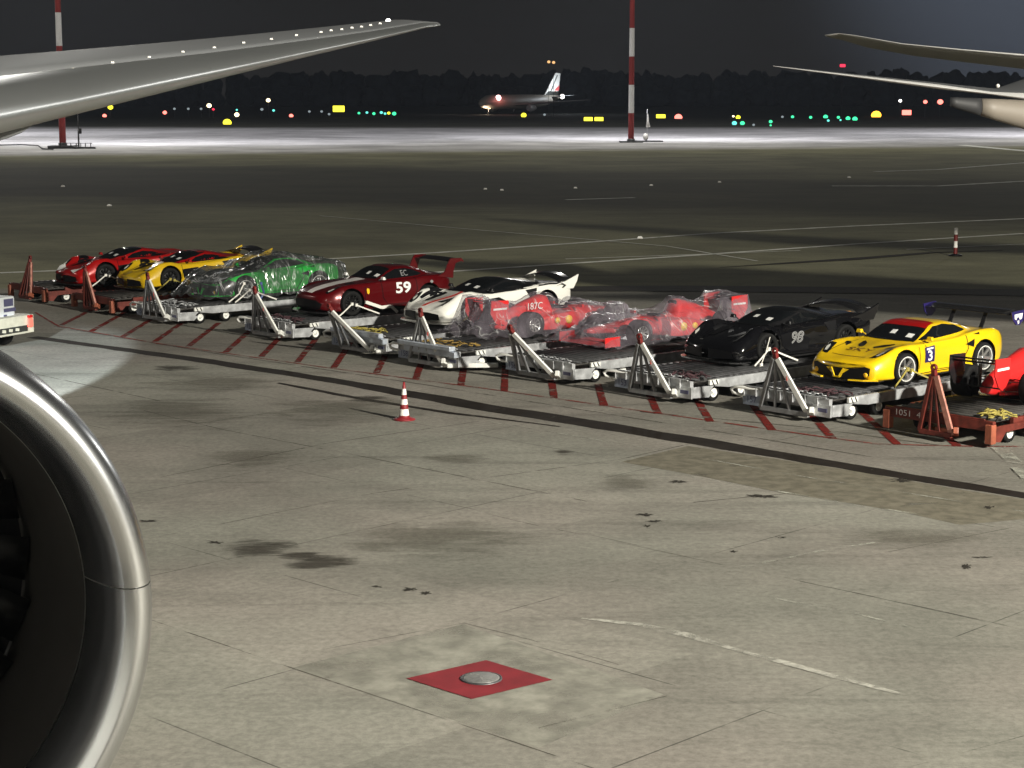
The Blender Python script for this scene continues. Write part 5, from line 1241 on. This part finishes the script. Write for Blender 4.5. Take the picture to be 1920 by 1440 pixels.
lamp('beacon', (19.0, 2.6, 6.4), 1.1, 'l_pink', fa); lamp('taxi_lamp', (22.4, .5, 2.7), .8, 'l_warm', fa, .7); lamp('tail_lamp', (-31.0, .2, 6.9), .95, 'l_white', fa)
def lamp_at(root, loc, power, col, r=.5):
    l = bpy.data.lights.new('aircraft_lamp_and_fill', 'POINT'); l.energy = power; l.color = col; l.shadow_soft_size = r; o = bpy.data.objects.new('aircraft_lamp_and_fill', l); COL.objects.link(o)
    o.location = Matrix.Translation(root.location) @ root.rotation_euler.to_matrix().to_4x4() @ Vector(loc); return o
lamp_at(fa, (18.5, 6., 6.2), 900, (1, .25, .22)); lamp_at(fa, (-23., 7.5, 10.), 5200, (.85, .93, 1)); lamp_at(fa, (25, 1., 1.6), 1500, (1, .75, .55)); lamp_at(fa, (0, 40., 20.), 2600, (.9, .88, .85))  # the last is an unseen fill lamp, added to light the plane
fwd2 = Vector((math.cos(ha), math.sin(ha), 0)); pf = fa.location
spot('taxi_light_beam', pf + fwd2 * 24 + Vector((-1, 0, 2.2)), pf + fwd2 * 24 + Vector((-45, 8, -.6)), 60000, 24, .5, (1, .92, .85), .4)

# ------------------------------------------------------------------ lights of the airfield
LT = [(127, 208, 'yellow', 17, 1), (196, 217, 'red', 8, 0), (207, 201, 'yellow', 12, 1), (309, 211, 'red', 8, 0), (327, 204, 'dim', 5, 0), (353, 204, 'dim', 5, 0), (377, 204, 'dim', 5, 0), (392, 198, 'warm', 9, 0),
      (400, 205, 'deepred', 5, 0), (426, 230, 'yellow', 19, 1), (444, 215, 'warm', 9, 0), (444, 206, 'cyan', 4, 0), (491, 205, 'dim', 6, 0), (503, 188, 'warm', 8, 0), (513, 207, 'cyan', 5, 0), (546, 217, 'red', 8, 0), (580, 209, 'dim', 5, 0),
      (603, 209, 'dim', 5, 0), (617, 214, 'dim', 5, 0), (635, 204, 'yellow', 25, 2), (673, 212, 'green', 5, 0), (688, 211, 'cyan', 5, 0), (701, 213, 'green', 6, 0), (715, 211, 'cyan', 6, 0), (722, 213, 'cyan', 5, 0), (729, 212, 'yellow', 6, 0),
      (739, 213, 'green', 8, 0), (982, 216, 'yellow', 12, 0), (1021, 215, 'dim', 5, 0), (1103, 224, 'yellow', 19, 2), (1123, 224, 'yellow', 19, 2), (1239, 219, 'yellow', 20, 2), (1272, 220, 'red', 17, 1), (1375, 218, 'warm', 4, 0),
      (1384, 220, 'yellow', 9, 0), (1377, 231, 'cyan', 11, 0), (1392, 231, 'green', 9, 0), (1413, 234, 'dim', 5, 0), (1445, 228, 'green', 7, 0), (1445, 235, 'green', 4, 0), (1467, 219, 'dim', 5, 0), (1486, 219, 'green', 6, 0), (1520, 220, 'green', 6, 0),
      (1548, 219, 'green', 9, 0), (1553, 226, 'cyan', 5, 0), (1572, 220, 'green', 6, 0), (1576, 225, 'cyan', 4, 0), (1590, 222, 'green', 9, 0), (1603, 223, 'green', 10, 0), (1643, 216, 'orange', 22, 1), (1700, 211, 'red', 20, 2),
      (1688, 189, 'white', 6, 0), (1735, 191, 'red', 8, 0), (1763, 191, 'red', 13, 0), (1580, 123, 'deepred', 12, 2), (1029, 116, 'amber', 6, 0), (1038, 117, 'amber', 6, 0)]
ORD = ['first', 'second', 'third', 'fourth', 'fifth', 'sixth', 'seventh', 'eighth', 'ninth', 'tenth', 'eleventh', 'twelfth', 'thirteenth', 'fourteenth', 'fifteenth', 'sixteenth']
WORD = {'yellow': 'yellow', 'red': 'red', 'dim': 'faint white', 'warm': 'warm white', 'deepred': 'deep red', 'cyan': 'bluish green', 'green': 'green', 'orange': 'orange', 'white': 'white', 'amber': 'amber'}
cnt = {}
for (u, v, k, w, sh) in LT:
    n = cnt.get(k, 0); cnt[k] = n + 1
    Yg = (CH * FPX) / max(v - 182, 1); Y = min(Yg * .96, 640.) if v > 190 else 640.
    p = at(u, v, Y); px = Y / FPX; r = w / 2 * px * (.86 if w > 10 else 1.)
    rt = empty('airfield_light', (p.x, p.y, 0))
    kind = 'sign' if sh == 2 else 'lamp'
    tag(rt, '%s glowing %s on the far airfield, the %s %s one from the left' % (WORD[k], kind, ORD[n], WORD[k]), 'airfield light', 'lights scattered over the dark airfield')
    q = MB()
    if sh == 2: q.box((0, 0, p.z), (r * 2, .3, r * 1.05)); o = q.build('lamp', 'l_' + k, rt, r * .3)
    else: o = lamp('lamp', (0, 0, p.z), r, 'l_' + k, rt, .85)
    if p.z - r > .15: q = MB(); q.tube([(0, .2, 0), (0, .2, p.z - r * .6)], .06, 6); q.build('post', 'dark', rt)
    else: q = MB(); q.box((0, .1, .06), (r * 1.4, .2, .12)); q.build('base', 'dark', rt)

# ------------------------------------------------------------------ far wood
random.seed(11); q = MB()
def clump(c, rx, rz, seed):
    bm = bmesh.new(); bmesh.ops.create_icosphere(bm, subdivisions=3, radius=1.)
    V = []
    for v in bm.verts:
        k = 1 + .40 * noise.noise(v.co * 1.6 + Vector((seed * 3.7, 0, 0))) + .22 * noise.noise(v.co * 5 + Vector((0, seed, 0))) + random.uniform(-.06, .06)
        V.append((c[0] + v.co.x * rx * k, c[1] + v.co.y * rx * k, c[2] + v.co.z * rz * k))
    q.add(V, [tuple(x.index for x in f.verts) for f in bm.faces], True); bm.free()
x = -470.
k = 0
while x < 470:
    Y = random.uniform(1380, 1460); hgt = 23 + 4.5 * noise.noise(Vector((x * .012, 0, 3))) + 3 * noise.noise(Vector((x * .05, 4, 3))) + random.uniform(-2, 2)
    clump((x, Y, hgt * .62), random.uniform(5, 10), hgt * .42, k)
    clump((x + random.uniform(-4, 4), Y - 12, hgt * .3), random.uniform(6, 10), hgt * .34, k + .5)
    x += random.uniform(4, 9); k += 1
tag(q.build('far_wood', 'leaf', fix=False), 'dark line of trees along the far edge of the airfield', 'wood', kind='stuff')

# ------------------------------------------------------------------ night haze over the airfield
hz = MB(); hz.box((100, 1150, 34), (2600, 3000, 70)); hm_ = bpy.data.materials.new('haze'); hm_.use_nodes = True; t = hm_.node_tree; t.nodes.clear()
o_ = t.nodes.new('ShaderNodeOutputMaterial'); v_ = t.nodes.new('ShaderNodeVolumePrincipled'); v_.inputs['Color'].default_value = (.62, .70, .82, 1); v_.inputs['Density'].default_value = .00008; v_.inputs['Anisotropy'].default_value = .0
t.links.new(v_.outputs[0], o_.inputs['Volume'])
tag(hz.build('haze', hm_), 'thin night haze over the whole airfield', 'haze', kind='stuff')
